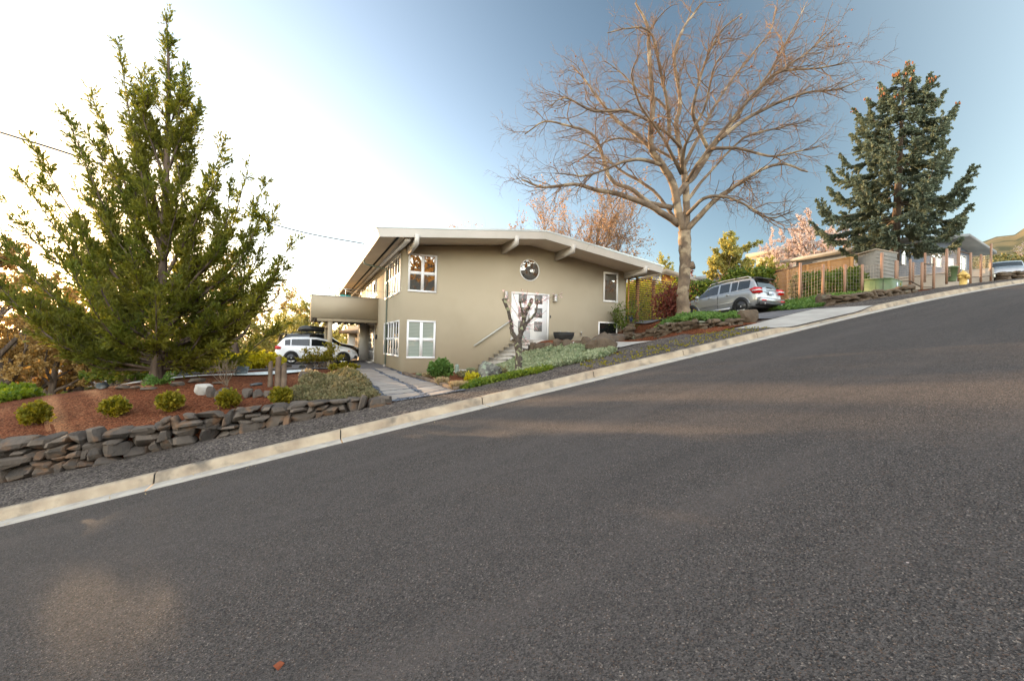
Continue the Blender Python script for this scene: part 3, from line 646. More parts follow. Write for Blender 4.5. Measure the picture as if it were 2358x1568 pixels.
def boulder(name,p,sx,sy,sz,mat,label,seed,grp=None,sink=.25,rot=0,rough=.16,cat='rock'):
    mb=MB(); c,s_=math.cos(rot),math.sin(rot)
    ico_stone(mb,(p[0],p[1],p[2]+sz*(1-sink)-.02),[[c*sx,s_*sx,0],[-s_*sy,c*sy,0],[.06*sx,0,sz]],seed,3,rough)
    return tag(obj(name,mb,mat,None,True,sharp=28),label,cat,grp)
def gp(x,y,n=None,**k):
    P=GP(x,y,**k); return P
P=gp(1130,874); boulder('boulder',P+[0,.15,0],.30,.26,.27,M['rock_lichen'],'big grey lichened boulder beside the foot of the concrete steps',11,rough=.2)
P=onN(1397,812,11.75); boulder('boulder',(P[0],12.0,float(V(P[0]))-.12),.48,.38,.36,M['rock_brown'],'big brown mossy boulder at the end of the door path',12,rough=.2,sink=.1)
P=onN(1500,742,16)
boulder('boulder',(12.4,16.6,g(12.4,16.6)),.45,.3,.2,M['rock'],'low flat grey rock under the small basement window',13)
P=onN(1750,738,11.1); boulder('boulder',(14.25,11.35,float(V(14.25))-.05),.32,.28,.3,M['rock_brown'],'brown rounded rock at the corner of the concrete apron',14)
bl_=[((1205,790),.2),((1219,787),.22),((1238,786),.26),((1262,788),.28),((1288,790),.24),((1312,791),.25),((1336,791),.27),((1358,792),.24),((1374,793),.2)]
lb=['thin upright brown stone nearest the front door in the row edging the path','narrow brown stone second from the door in the edging row','broad brown stone third from the door in the edging row','squat brown stone fourth from the door in the edging row','middle brown stone of the row edging the door path','brown stone just right of the middle of the edging row','pointed brown stone third from the big brown boulder','brown stone second from the big brown boulder in the row','low brown stone touching the big brown boulder at the row end']
for i,(p,sz) in enumerate(bl_):
    t=i/8; s_=lerp(7.75,9.15,t); n_=lerp(15.9,13.2,t); P=(s_+random.uniform(-.03,.03),n_,g(s_,n_)-.02)
    boulder('edging_stone',P,.17+.02*(i%3),.14,.17+.03*((i*2)%3),M['rock_brown'],lb[i],30+i,'stones edging the door path',rot=random.uniform(0,3),sink=.3)
# rocks of the left bed
lr=[((467,905),.26,.2,.22,'rock_white','pale white rock at the left end of the curved rock row'),
((487,910),.16,.2,.2,'rock','brown rounded rock next to the white rock'),((512,915),.2,.2,.22,'rock','grey faceted rock third in the curved row'),
((570,912),.17,.15,.17,'rock','grey squarish rock right behind the fourth golden shrub'),((592,911),.17,.14,.14,'rock','dark squarish rock in the middle of the curved row'),
((614,911),.14,.13,.12,'rock','small brown rock left of the last golden shrub'),((633,912),.15,.12,.1,'rock','flat dark rock behind the last golden shrub'),
((672,905),.09,.1,.16,'rock','narrow grey rock right of the last golden shrub'),((690,905),.15,.12,.13,'rock_blue','dark rock where the heath mat begins'),
((705,880),.28,.26,.3,'rock','tall brown rock beside the stone posts'),((765,892),.2,.18,.18,'rock_blue','dark rock half buried in the heath mat'),
((427,862),.28,.22,.27,'rock_blue','blue grey pyramid rock standing on white gravel'),((456,856),.13,.12,.12,'rock_blue','small pale rock behind the pyramid rock'),
((565,850),.34,.26,.34,'rock_lichen','large lichened boulder beside the white gravel'),((557,862),.28,.22,.28,'rock_blue','dark pointed boulder in front of the lichened boulder'),
((225,888),.2,.2,.16,'rock','left rock of the small pile before the ground cover'),((238,892),.22,.16,.13,'rock_blue','front rock of the small pile before the ground cover'),
((283,893),.22,.13,.08,'rock','flat grey stone left of the juniper trunk'),((312,892),.16,.1,.06,'rock','thin flat stone near the juniper trunk'),
((338,895),.26,.12,.05,'rock','flat buried stone below the juniper trunk'),((412,885),.26,.14,.08,'rock','flat brown stone right of the juniper trunk'),((450,878),.34,.16,.09,'rock','long brown stone in the bark bed behind the white rock'),
((500,882),.2,.12,.05,'rock','thin flat stone behind the second rock row'),((590,885),.22,.1,.06,'rock_blue','flat blue stone beside the short wooden post'),
((785,848),.2,.16,.16,'rock_blue','blue and white rock under the young pine shrub'),((745,846),.3,.18,.18,'rock','long rounded rock below the white hatchback'),((713,848),.22,.16,.16,'rock','rounded rock left of the long rock'),((695,848),.2,.16,.18,'rock_lichen','grey rock under the rear of the white hatchback'),((665,846),.18,.14,.16,'rock','grey rock in front of the tall stone post'),
((762,840),.3,.16,.12,'rock_blue','dark rock at the base of the carport post'),
((740,868),.25,.15,.1,'rock','flat stone right of the tall stone posts'),((715,873),.3,.18,.12,'rock','broad brown stone beside the round tan bush'),
((640,838),.2,.16,.15,'rock','grey rock in front of the yellow shrubs'),((620,842),.22,.16,.14,'rock','brown rock below the yellow shrub')]
for i,(p,a,b,c,m,lab) in enumerate(lr):
    P=gp(*p); boulder('garden_rock',P,a*.68,b*.68,c*.68,M[m],lab,60+i,'rocks of the bark bed',sink=.35,rot=random.uniform(-.4,.6)+.4)
P=GP(888,932,a=8); boulder('garden_rock',(1.72,11.0,float(V(1.72))-.03),.16,.12,.13,M['rock'],'small grey rock closing the end of the dry stone wall',140,'rocks of the bark bed',sink=.2)
# upright stone posts
for (x,yt,yb,wd,lab,m) in ((622,833,888,.13,'short brown basalt column left of the tall one','timber'),(640,822,893,.17,'tallest weathered basalt column in the bark bed','timber'),(653,838,893,.16,'third basalt column standing right behind the tallest','timber')):
    P=gp(x,yb); Yd=P@CF; h=(yb-yt)/FP*Yd
    mb=MB(); k=5; ang=np.arange(k)*2*np.pi/k+.4; rr=wd/2*np.array([1,.85,1.05,.9,1.1])
    rings=[]
    for j,t in enumerate(np.linspace(0,1,7)):
        rings.append([(P[0]+rr[i]*math.cos(ang[i])*(1-.12*t)+random.uniform(-.008,.008),P[1]+rr[i]*math.sin(ang[i])*(1-.12*t)+random.uniform(-.008,.008),P[2]-.05+(h+.05)*t+(.03*math.sin(i*2.) if j==6 else 0)) for i in range(k)])
    q=np.array(rings); q=np.concatenate([q,q[:,:1]],1); mb.grid(q[:, ::-1]); mb.poly(q[-1][:k])
    tag(obj('stone_column',mb,M[m]),lab,'stone column','basalt columns in the bark bed')
# timber edging right of the driveway
tm=MB(); pts=[(3.42,17.6),(3.5,15.5),(3.48,13.5),(3.42,11.9),(3.35,10.6)]
for a,b in zip(pts[:-1],pts[1:]): tm.beam((*a,g(*a)+.02),(b[0],b[1]+.012,g(*b)+.02),.13,.13)
tag(obj('timber_edging',tm,M['timber']),'low weathered timber edging between driveway slabs and bark bed','edging')
# ------------------------------------------------------------------ trees
def spline(P,k):
    P=np.asarray(P,float); n=len(P); out=[]
    Q=np.vstack([2*P[0]-P[1],P,2*P[-1]-P[-2]])
    for i in range(n-1):
        p0,p1,p2,p3=Q[i:i+4]
        for t in np.linspace(0,1,k,endpoint=False):
            out.append(.5*((2*p1)+(-p0+p2)*t+(2*p0-5*p1+4*p2-p3)*t*t+(-p0+3*p1-3*p2+p3)*t**3))
    out.append(P[-1]); return np.array(out)
def unit(v): v=np.asarray(v,float); return v/(np.linalg.norm(v)+1e-9)
def perp_dir(d,ang,az):
    x=unit(np.cross(d,[.31,.2,.93] if abs(d[2])<.9 else [1,0,0])); y=np.cross(d,x)
    return unit(d*math.cos(ang)+(x*math.cos(az)+y*math.sin(az))*math.sin(ang))
def limb(p,d,L,r,rnd,up=.0,wig=.18,k=6,tip=.35):
    pts=[np.array(p,float)]; d=unit(d); 
    for i in range(k):
        d=unit(d+rnd.normal(0,wig,3)+np.array([0,0,up])); pts.append(pts[-1]+d*L/k)
    return np.array(pts), r*np.linspace(1,tip,k+1), d
def twigs(mb,pts,rad,rnd,level,maxlev,dens,lenf,angr,up,wig,tips,rmin=.006,sides=(6,5,4,3),bias=None,lmin=.25,start=.25,basel=1.):
    seg=np.linalg.norm(np.diff(pts,axis=0),axis=1); L=seg.sum(); cum=np.concatenate([[0],np.cumsum(seg)])
    n=max(1,int(dens[min(level,len(dens)-1)]*L+rnd.random()))
    for i in range(n):
        u=rnd.uniform(start,1.)*L; p=np.array([np.interp(u,cum,pts[:,k]) for k in range(3)]); r=np.interp(u,cum,rad)
        j=min(np.searchsorted(cum,u),len(pts)-1); d=unit(pts[j]-pts[j-1])
        nd=perp_dir(d,R(rnd.uniform(*angr)),rnd.uniform(0,6.28))
        if bias is not None: nd=unit(nd+bias(p))
        cl=lenf[min(level,len(lenf)-1)]*rnd.uniform(.55,1.25)
        cr=max(rmin,min(r*.6,cl*.016+.003))
        q,rr,_=limb(p,nd,cl,cr,rnd,up,wig,5 if level<maxlev else 4,.4)
        mb.tube(q,rr,sides[min(level+1,len(sides)-1)],cap=False)
        if level+1<maxlev: twigs(mb,q,rr,rnd,level+1,maxlev,dens,lenf,angr,up,wig,tips,rmin,sides,bias,start=.15)
        else: tips.append(q)
def leaves(mb,P,size,rnd,elong=1.,d=None,spread=1.,jit=.5):
    """small two-triangle leaves at points P, optionally oriented along d"""
    P=np.asarray(P,float); n=len(P)
    if n==0: return mb
    a=rnd.normal(0,1,(n,3))*spread
    if d is not None: a=a*.55+np.asarray(d)
    a/=np.linalg.norm(a,axis=1)[:,None]+1e-9; b=np.cross(a,rnd.normal(0,1,(n,3))); b/=np.linalg.norm(b,axis=1)[:,None]+1e-9
    s=(size*rnd.uniform(1-jit,1+jit,n))[:,None]; a=a*s*elong; b=b*s*.5
    v=np.stack([P,P+a*.5+b,P+a,P+a*.5-b],1).reshape(-1,3); i=np.arange(n)[:,None]*4
    return mb.add(v,i+np.arange(4)[None])
def along(q,m,rnd,j=.03,lo=0.):
    t=rnd.uniform(lo,len(q)-1.001,m); i=t.astype(int); f=(t-i)[:,None]; return q[i]*(1-f)+q[i+1]*f+rnd.normal(0,j,(m,3)), (q[i+1]-q[i])/(np.linalg.norm(q[i+1]-q[i],axis=1)[:,None]+1e-9)
# --- big bare sycamore
rnd=np.random.default_rng(3)
TS=W(1575,738,18.0); TB=np.array([TS[0],TS[1],g(TS[0],TS[1])-.08]); YT=18.0
syc=thing('bare_tree',TB,'tall bare sycamore with pale blotchy trunk and wide leafless crown beside the silver car','tree')
def C(cx,cy,dy=0.): return W(1139.7+.401*(1085+(cx-1085)*.95),.401*cy,YT+dy)
tk=[W(1575,745,YT),W(1574,715,YT),W(1572,680,YT),W(1576,640,YT),W(1578,600,YT),W(1577,570,YT),W(1576,533,YT)]
tkP=spline(tk,5); tkr=np.interp(np.linspace(0,1,len(tkP)),[0,.12,.4,.7,.85,1],[.35,.26,.22,.215,.24,.24])
tkr=tkr*(1+.06*np.sin(np.arange(len(tkr))*1.9))
tm=MB(); tm.tube(tkP,tkr,16); crown=MB(); twm=MB(); tips=[]
ico_stone(tm,W(1590,612,YT-.05)+[0,-.02,0],[[.13,0,0],[0,.16,0],[0,0,.16]],5,3,.2)
LB=[([(1080,1330),(1045,1220),(1018,1080),(975,990),(940,930),(900,870),(890,760),(905,600),(890,420),(880,250),(870,130),(800,10)],.17,0,-.6),
([(1025,1150),(1090,1060),(1150,1000),(1230,900),(1300,800),(1400,680),(1500,550),(1650,420),(1800,320),(1950,200)],.13,0,1.2),
([(1095,1340),(1108,1200),(1100,1050),(1085,950),(1065,850),(1050,700),(1075,560),(1040,330),(1090,150),(1200,0)],.15,0,.8),
([(1090,1330),(1180,1230),(1280,1130),(1400,1050),(1550,960),(1700,930),(1850,975)],.12,0,-1.5),
([(1105,1230),(1200,1140),(1300,1120),(1450,1160),(1600,1240),(1750,1200)],.075,0,-2.2),
([(1055,1290),(960,1230),(850,1170),(700,1120),(560,1090),(430,1060),(240,1080),(100,1040)],.14,0,-1.),
([(1020,1190),(880,1165),(760,1090),(650,1040),(600,900),(540,780),(400,730),(250,700),(130,770)],.105,0,.9),
([(950,950),(830,920),(700,930),(500,1000),(300,985)],.08,-.3,-2.),
([(895,860),(800,770),(680,700),(560,560),(480,460),(400,380)],.09,-.3,1.),
([(1000,800),(990,620),(950,420),(900,200),(800,140),(620,170)],.08,.3,-1.2),
([(1000,640),(900,560),(820,540),(700,420),(600,350)],.06,.3,1.2),
([(1240,870),(1150,700),(1140,600),(1200,400),(1300,200),(1440,80)],.085,.4,-1.4),
([(1300,800),(1420,700),(1600,600),(1800,530),(2000,510),(2150,450)],.085,.4,.6),
([(1250,860),(1400,850),(1600,890),(1750,870),(1900,830)],.07,.5,-1.),
([(1500,550),(1600,420),(1700,250),(1830,20)],.06,.8,1.),
([(1085,950),(1180,780),(1300,560),(1480,330),(1600,180),(1640,40)],.08,.3,2.4),
([(1100,1050),(1200,900),(1420,640),(1640,420),(1900,390),(2060,360)],.075,.2,-2.4),
([(1100,1000),(1000,900),(820,820),(640,800),(480,900),(380,960)],.07,.2,2.6),
([(1065,850),(980,760),(760,640),(560,640),(380,560),(300,600)],.07,.3,-2.6),
([(1110,1150),(1230,1010),(1450,800),(1680,740),(1850,700)],.07,.2,2.8),
([(1075,1000),(1090,840),(1200,640),(1260,420),(1330,300)],.07,-.4,-3.2),
([(1070,1000),(960,800),(820,620),(760,440),(820,300)],.07,-.4,-3.),
([(1050,1280),(900,1100),(700,980),(560,860),(420,800)],.08,.2,3.),]
cc=C(1080,700)
def biasf(p): 
    v=unit(p-cc); return v*.36+np.array([0,0,.06])
for (pl,r0,d0,d1) in LB:
    P=[C(x,y,lerp(d0,d1,(k/(len(pl)-1))**.8)) for k,(x,y) in enumerate(pl)]
    q=spline(P,4); q=q+np.cumsum(rnd.normal(0,.012,q.shape),0); rr=r0*np.linspace(1,.16,len(q))**.85
    crown.tube(q,rr,8 if r0>.1 else 6)
    twigs(twm,q,rr,rnd,0,3,(3.7,4.0,4.0),(1.2,.75,.42),(28,72),.02,.27,tips,.0048,(6,4,3,3),biasf,start=.22)
obj('trunk',tm,M['bark_syc'],syc,True)
co=obj('limbs',crown,M['bark_syc'],syc,True); obj('twigs',twm,M['twig'],syc)
def scatter(name,mb,mat,parent,pts):
    o=obj(name,mb,mat,parent,True,local=True); off=OFF[parent.name]
    for i,p in enumerate(pts):
        c=o if i==0 else o.copy()
        if i: COL.objects.link(c); c.parent=parent
        c.location=(np.asarray(p)-off).tolist()
sbp=[]
for k in range(90):
    q=tips[rnd.integers(len(tips))][-1]
    if np.linalg.norm(q-cc)>3.3: sbp.append(q-[0,0,.06])
scatter('seed_ball',MB().lathe((0,0,0),[(.0,-.034),(.026,-.02),(.034,0),(.026,.02),(0,.034)],6),M['cone'],syc,sbp[:60])
lm=MB(); qq=C(930,735); leaves(lm,qq+rnd.normal(0,.16,(60,3)),.11,rnd); obj('dead_leaves',lm,M['rust'],syc)
# --- big spreading juniper at the left
rnd=np.random.default_rng(5)
JB=GP(362,880); YJ=float(JB@CF)
jun=thing('conifer',JB,'huge spreading green conifer with upswept branches in the red bark bed','tree')
def J(x,y,dy=0.): return W(x,y,YJ+dy)
tr=MB(); P=spline([J(355,885),J(362,860),J(368,800),J(372,700),J(379,500),J(386,300),J(388,160),J(383,42)],6)
trr=np.interp(np.linspace(0,1,len(P)),[0,.06,.2,.5,1],[.36,.23,.19,.11,.015]); tr.tube(P,trr,12); trP=P; trR=trr
fol=MB(); br=MB()
tipsJ=[((385,560),(305,300),(272,98)),((380,420),(330,270),(333,150)),((376,700),(290,430),(212,222)),((372,740),(240,480),(152,262)),((374,600),(330,420),(300,290)),((372,700),(260,560),(230,330)),
((368,770),(210,560),(62,318)),((366,790),(180,600),(42,400)),((366,800),(180,640),(0,455)),((364,812),(140,700),(-70,500)),((362,825),(140,740),(-110,620)),((362,835),(170,790),(0,655)),((362,840),(200,800),(95,700)),
((384,500),(430,380),(452,262)),((384,400),(425,290),(436,190)),((376,650),(460,480),(516,328)),((372,700),(500,560),(500,420)),((370,740),(520,560),(574,378)),((368,770),(540,600),(612,415)),((366,790),(560,660),(632,488)),
((364,806),(560,720),(680,552)),((364,815),(540,740),(662,612)),((364,826),(520,760),(610,640)),((363,838),(500,800),(600,705)),((363,842),(470,810),(560,760)),((380,600),(420,460),(398,330)),((386,300),(420,220),(424,165)),((370,760),(440,600),(470,440)),((368,780),(330,640),(170,420))]
paths=[]
for (a,b,c) in list(tipsJ):
    e=rnd.uniform(-1,1,2)*[42,26]; tipsJ.append((a,(b[0]+e[0]*.4,b[1]+e[1]*.3+6),(lerp(380,c[0],.9)+e[0],lerp(880,c[1],.88)+e[1])))
for k,(a,b,c) in enumerate(tipsJ):
    dd=rnd.uniform(-1.9,1.9)*(.35+ (abs(c[0]-380)/500))
    yy=np.array([J(*a),J(*lerp(np.array(a),np.array(b),.55),dd*.3),J(*b,dd*.6),J(*c,dd)]); paths.append(spline(yy,7))
for k in range(44):        # branches towards and away from the street
    h=rnd.uniform(0,1)**1.9; i=int(lerp(7,34,h)); o=trP[min(i,len(trP)-1)]
    az=rnd.uniform(0,6.28); el=rnd.uniform(.25,1.0) if h<.5 else rnd.uniform(.9,1.25); Lb=lerp(4.9,1.3,h**.7)*rnd.uniform(.6,1.05)
    dh=np.array([math.cos(az),math.sin(az),0]); 
    if abs(dh@CR)>.8: Lb*=.75
    e=o+(dh*math.cos(el)+np.array([0,0,math.sin(el)]))*Lb; m_=o+(dh*math.cos(el-.3)+np.array([0,0,math.sin(el-.3)]))*Lb*.5
    paths.append(spline([o,m_,e],8))
paths.append(trP[12:])
def sprays(q,dens,mb_b,L0=.6):
    L=np.linalg.norm(np.diff(q,axis=0),axis=1).sum(); n=int(dens*L)
    for i in range(n):
        t=rnd.uniform(.06,1)**.8; x=t*(len(q)-1.001); a=int(x); p=q[a]+(q[a+1]-q[a])*(x-a); d=unit(q[a+1]-q[a])
        nd=unit(perp_dir(d,R(rnd.uniform(14,44)),rnd.uniform(0,6.28))+[0,0,.16]); l=L0*(1.2-.8*t)*rnd.uniform(.45,1.2)
        e=p+nd*l; cur=np.array([p,p+nd*l*.5+[0,0,-.02],e+np.array([0,0,.05*l])])
        mb_b.tube(cur,[.007,.005,.003],3,cap=False)
        for s_ in range(int(12*l/.5)):
            u=rnd.uniform(.12,1.0); b0=p+(e-p)*u; sd=unit(perp_dir(nd,R(rnd.uniform(22,48)),rnd.uniform(0,6.28))+[0,0,.12]); sl=.30*(1.25-.8*u)*rnd.uniform(.4,1.3)
            c2=np.array([b0,b0+sd*sl]); pp,dd=along(c2,13,rnd,.008); leaves(fol,pp,.03,rnd,2.5,dd,.28)
for q in paths:
    L=np.linalg.norm(np.diff(q,axis=0),axis=1).sum()
    br.tube(q,np.linspace(.012+.009*L,.006,len(q)),5,cap=False); sprays(q,10.5,br)
obj('trunk',tr,M['bark'],jun,True); jb=obj('branches',br,M['bark'],jun,True); obj('foliage',fol,M['cedarleaf'],jun)
# sucker at the trunk foot
P=GP(375,883); lm=MB()
for k in range(26):
    d=unit(rnd.normal(0,1,3)*[1,1,.3]+[0,0,.6]); pp,dd=along(np.array([P+[0,0,.02],P+d*.42]),30,rnd,.02); leaves(lm,pp,.05,rnd,1.3,dd,.5)
t=thing('seedling',P,'small feathery green sprout at the foot of the huge conifer','seedling'); obj('foliage',lm,M['juniper_low'],t)
# --- blue spruce
rnd=np.random.default_rng(9)
YS=31.0; SB=W(2056,600,YS); SB[2]=g(SB[0],SB[1])-.1
spr=thing('blue_spruce',SB,'tall blue green spruce with ragged tiered branches behind the grey shed','tree')
top=W(2084,150,YS); Hs=top[2]-SB[2]; tr=MB(); tr.tube([SB,SB+(top-SB)*.3,SB+(top-SB)*.7,top],[.34,.26,.12,.02],10)
fol=MB(); br=MB(); cn=[]
def spbranch(z,az,L,droop,upt,dens=1.):
    o=SB+(top-SB)*z; dh=np.array([math.cos(az),math.sin(az),0]); 
    q=spline([o,o+dh*L*.4+[0,0,-droop*.6*L],o+dh*L*.8+[0,0,-droop*L*.75],o+dh*L+[0,0,-droop*L*.75+upt*L]],5)
    br.tube(q,np.linspace(.03+.006*L,.01,len(q)),4,cap=False)
    n=int(12*L*dens)
    sidev=np.cross(dh,[0,0,1])
    for i in range(n):
        t=rnd.uniform(.16,1); x=t*(len(q)-1.001); a=int(x); p=q[a]+(q[a+1]-q[a])*(x-a); d=unit(q[a+1]-q[a])
        sgn=rnd.choice([-1,1]); l=(.95*(1.12-t)+.22)*rnd.uniform(.5,1.1)*min(1,L/2.6)
        nd=unit(d*.75+sidev*sgn*rnd.uniform(.2,1)+[0,0,rnd.uniform(-.4,.1)]); e=p+nd*l+[0,0,-.12*l]
        cur=np.array([p,(p+e)/2+[0,0,.03],e]); pp,dd=along(cur,int(105*l/.6),rnd,.032,.0); leaves(fol,pp,.078,rnd,1.2,dd,.75)
        if rnd.random()<.38:
            h_=p+(e-p)*rnd.uniform(.2,.9); c2=np.array([h_,h_+nd*.1+[0,0,-.32*rnd.uniform(.5,1.2)]]); pp,dd=along(c2,30,rnd,.028); leaves(fol,pp,.075,rnd,1.15,dd,.6)
    return q
def spr_r(z): return np.interp(z,[0,.12,.3,.45,.62,.78,.88,.95,1],[5.0,5.5,5.2,4.7,3.7,2.6,1.7,.9,.2])
for k in range(98):
    tier=k//7; z=.165+.83*((tier+.4)/14)**.93+rnd.uniform(-.007,.007); az=(k%7)*.8976+tier*.5+rnd.uniform(-.22,.22); L=min(4.8,spr_r(z)*rnd.uniform(.6,1.08))*(.88 if z<.32 else 1)*(.8 if math.cos(az-.1)*.91-math.sin(az)*.41>.25 else 1)
    if rnd.random()<.12: L*=1.2
    q=spbranch(z,az,L,np.interp(z,[0,.17,.3,.5,1],[.02,.02,.14,.18,-.2]),np.interp(z,[0,.6,1],[.12,.3,.3]))
    if z>.72 and rnd.random()<.75:
        for c in range(rnd.integers(2,7)):
            p=q[-1]+rnd.normal(0,.12,3)*[1,1,.6]+[0,0,-.1]; cn.append(p)
obj('trunk',tr,M['bark'],spr,True); obj('branches',br,M['bark'],spr); obj('foliage',fol,M['spruce'],spr); scatter('cone',MB().lathe((0,0,0),[(0,-.12),(.035,-.09),(.045,0),(.025,.07),(0,.08)],6),M['cone'],spr,cn[:95])
# --- generic broad trees
def broadtree(name,base,H,Rc,label,cat,leafmat,barkmat,seed,nleaf,lsize,stems=1,z0=.25,group=None,dens=(2.6,3.2),twl=(1.1,.55),up=.06,tr_r=None,lean=(0,0),perT=8,ang=(25,60),prot=None,lev=2,flat=1.,spreadl=.06):
    rnd=np.random.default_rng(seed); base=np.array(base,float)
    t=thing(name,base,label,cat,group); tr=MB(); br=MB(); tips=[]
    r0=tr_r or .035*H; nb=11 if stems==1 else 5
    heads=[]
    for s in range(stems):
        d=unit([rnd.normal(0,.12)+lean[0],rnd.normal(0,.12)+lean[1],1]) if stems==1 else unit([rnd.normal(0,.5),rnd.normal(0,.5),1])
        q,rr,_=limb(base-[0,0,.1],d,H*(.55 if stems==1 else .5),r0,rnd,.03,.05,6,.45); tr.tube(q,rr,9); heads.append((q,rr))
    for q,rr in heads:
        for b in range(nb):
            u=lerp(z0/.6,1,(b+.5)/nb); x=u*(len(q)-1.001); i=int(x); p=q[i]+(q[i+1]-q[i])*(x-i); az=b*2.4+rnd.uniform(-.5,.5)+stems
            el=lerp(.25,1.35,u**1.4) if nb>5 else rnd.uniform(.15,1.25); dirn=np.array([math.cos(az)*math.cos(el),math.sin(az)*math.cos(el),math.sin(el)])
            Lb=math.hypot(Rc*math.cos(el),H*.48*math.sin(el))*rnd.uniform(.75,1.05)
            ql,rl,_=limb(p,dirn,Lb,np.interp(x,range(len(rr)),rr)*.55,rnd,.035*flat,.13,7,.2); br.tube(ql,rl,5,cap=False)
            twigs(br,ql,rl,rnd,0,lev,dens,twl,ang,up,.16,tips,.006,(5,4,3,3),None,start=.2)
    obj('trunk',tr,barkmat,t,True); obj('branches',br,barkmat,t)
    if nleaf:
        lm=MB(); T=[tips[i] for i in rnd.integers(0,len(tips),nleaf//perT)]
        for q in T:
            pp,dd=along(q,perT,rnd,spreadl); leaves(lm,pp,lsize,rnd,1.2)
        obj('crown',lm,leafmat,t)
    return t
def base_at(x,Y,z=None):
    P=W(x,800,Y); P[2]=g(P[0],P[1]) if z is None else z; return P
# bronze leaved tree rising behind the roof
B=base_at(1325,40,-1.); broadtree('bronze_tree',B,15.0,10.5,'bare round crowned tree with bronze leaf buds behind the house roof','tree',M['orange'],M['twig'],21,34000,.09,stems=8,tr_r=.2,dens=(3.4,4.2),twl=(2.0,1.0),ang=(12,42),spreadl=.09)
# trees left, behind the conifer, backlit
def H_at(B,y): 
    Y=float(B@CF); return W(1179+float(B@CR)/Y*FP,y,Y)[2]-B[2]
B=base_at(548,27.5); broadtree('oak_tree',B,H_at(B,585),4.6,'gnarled dark oak left of the white hatchback','tree',M['oldgold'],M['bark'],22,5200,.07,tr_r=.3,dens=(2.6,3.0),twl=(1.1,.6),lean=(.1,0))
for i,(x,Y,H,Rc,nl,lab,m) in enumerate([(40,32,500,6.0,36000,'leftmost backlit golden brown tree beyond the dark shingle roof','oldgold'),(190,40,600,6,34000,'backlit golden brown tree behind the white van','oldgold'),(300,46,560,6,24000,'backlit brown tree seen through the huge conifer','oldgold'),
    (430,44,640,5,9000,'pale spring green tree right behind the huge conifer','spring'),(620,48,650,5.5,11000,'yellow budding tree behind the oak','spring'),(705,46,700,4.2,11000,'yellow green tree above the black roof box','spring'),(745,60,630,4.5,1500,'thin bare tree rising over the balcony rail','spring'),(815,62,730,5,9000,'yellow green tree behind the carport','spring'),(-70,36,560,6,26000,'backlit tree cut by the left picture edge','oldgold'),(115,33,690,5,22000,'lower backlit brown tree between the shingle roof and the van','oldgold'),(255,35,720,4,15000,'low backlit bushy tree right of the white van','oldgold'),(480,33,735,4,12000,'low yellow bushy tree between conifer and oak','spring'),(660,36,750,3.5,9000,'low yellow bushy tree behind the black vehicle','spring')]):
    B=base_at(x,Y); broadtree('backlit_tree',B,H_at(B,H),Rc,lab,'tree',M[m],M['bark'],40+i,nl,.12,dens=(2.2,2.2),twl=(1.5,.8),group='trees on the slope below the house',z0=.08)
# right side trees behind the fence
for i,(x,Y,zt,H,Rc,nl,lab,m,ls) in enumerate([(1655,46,None,548,2.6,17000,'yellow green tree right of the sycamore trunk behind low roofs','spring',.14),(1760,50,None,610,4.2,14000,'pale green blossoming tree behind the hedge','spring',.12),
    (1800,60,None,520,6,24000,'left pale pink cherry tree in blossom','pink',.09),(1890,54,None,500,6,22000,'right pale pink cherry tree in blossom beside the spruce','pink',.12),
    (1990,44,None,560,4,18000,'low lilac pink cherry tree under the spruce','pink',.1),(2440,42,None,480,4.6,5200,'bare reddish tree cut by the right picture edge','pink',.09),(2350,60,None,602,3.2,12000,'brown leafed tree behind the parked car at the top','oldgold',.13),(2265,66,None,590,3.,9000,'pink blossoming tree beyond the slate house','pink',.12),
    (1530,60,None,592,2.6,8000,'small yellow green tree behind the roof end','spring',.14),(1600,70,None,632,3.5,9000,'maroon leafed tree above the low roofs','maroon',.14),(1700,56,None,622,4,9000,'orange shrub tree above the wire fence','oldgold',.14)]):
    B=base_at(x,Y,zt); broadtree('garden_tree',B,H_at(B,H),Rc,lab,'tree',M[m],M['twig'],80+i,nl,ls,dens=(2.2,2.4),twl=(1.3,.7),group='trees behind the fences')
# trees across the street (mirrored in the windows)
for i,(x,y,H) in enumerate(((3,-13,13),(12,-15,14),(-5,-16,10),(20,-14,14),(-14,-14,10),(30,-17,14),(40,-18,13),(47,-21,14),(25,-23,15),(8,-22,15),(29,-26,17))):
    broadtree('street_tree',(x,y,float(V(x))+.235+.21*(-2.3-y)),H*.85,5.4,['sunlit oak across the street opposite the steps','sunlit oak across the street opposite the door','sunlit oak across the street opposite the conifer','sunlit oak across the street opposite the sycamore','sunlit oak across the street at the downhill end','sunlit oak across the street toward the uphill end','sunlit oak across the street opposite the hydrant','last sunlit oak across the street at the uphill end','tall sunlit oak in the second row across the street, uphill','tall sunlit oak in the second row across the street, downhill','tallest sunlit oak across the street, farthest up the bank'][i],'tree',M['sungold'],M['bark'],120+i,22000,.22,dens=(1.3,1.4),twl=(1.6,.8),group='trees across the street')
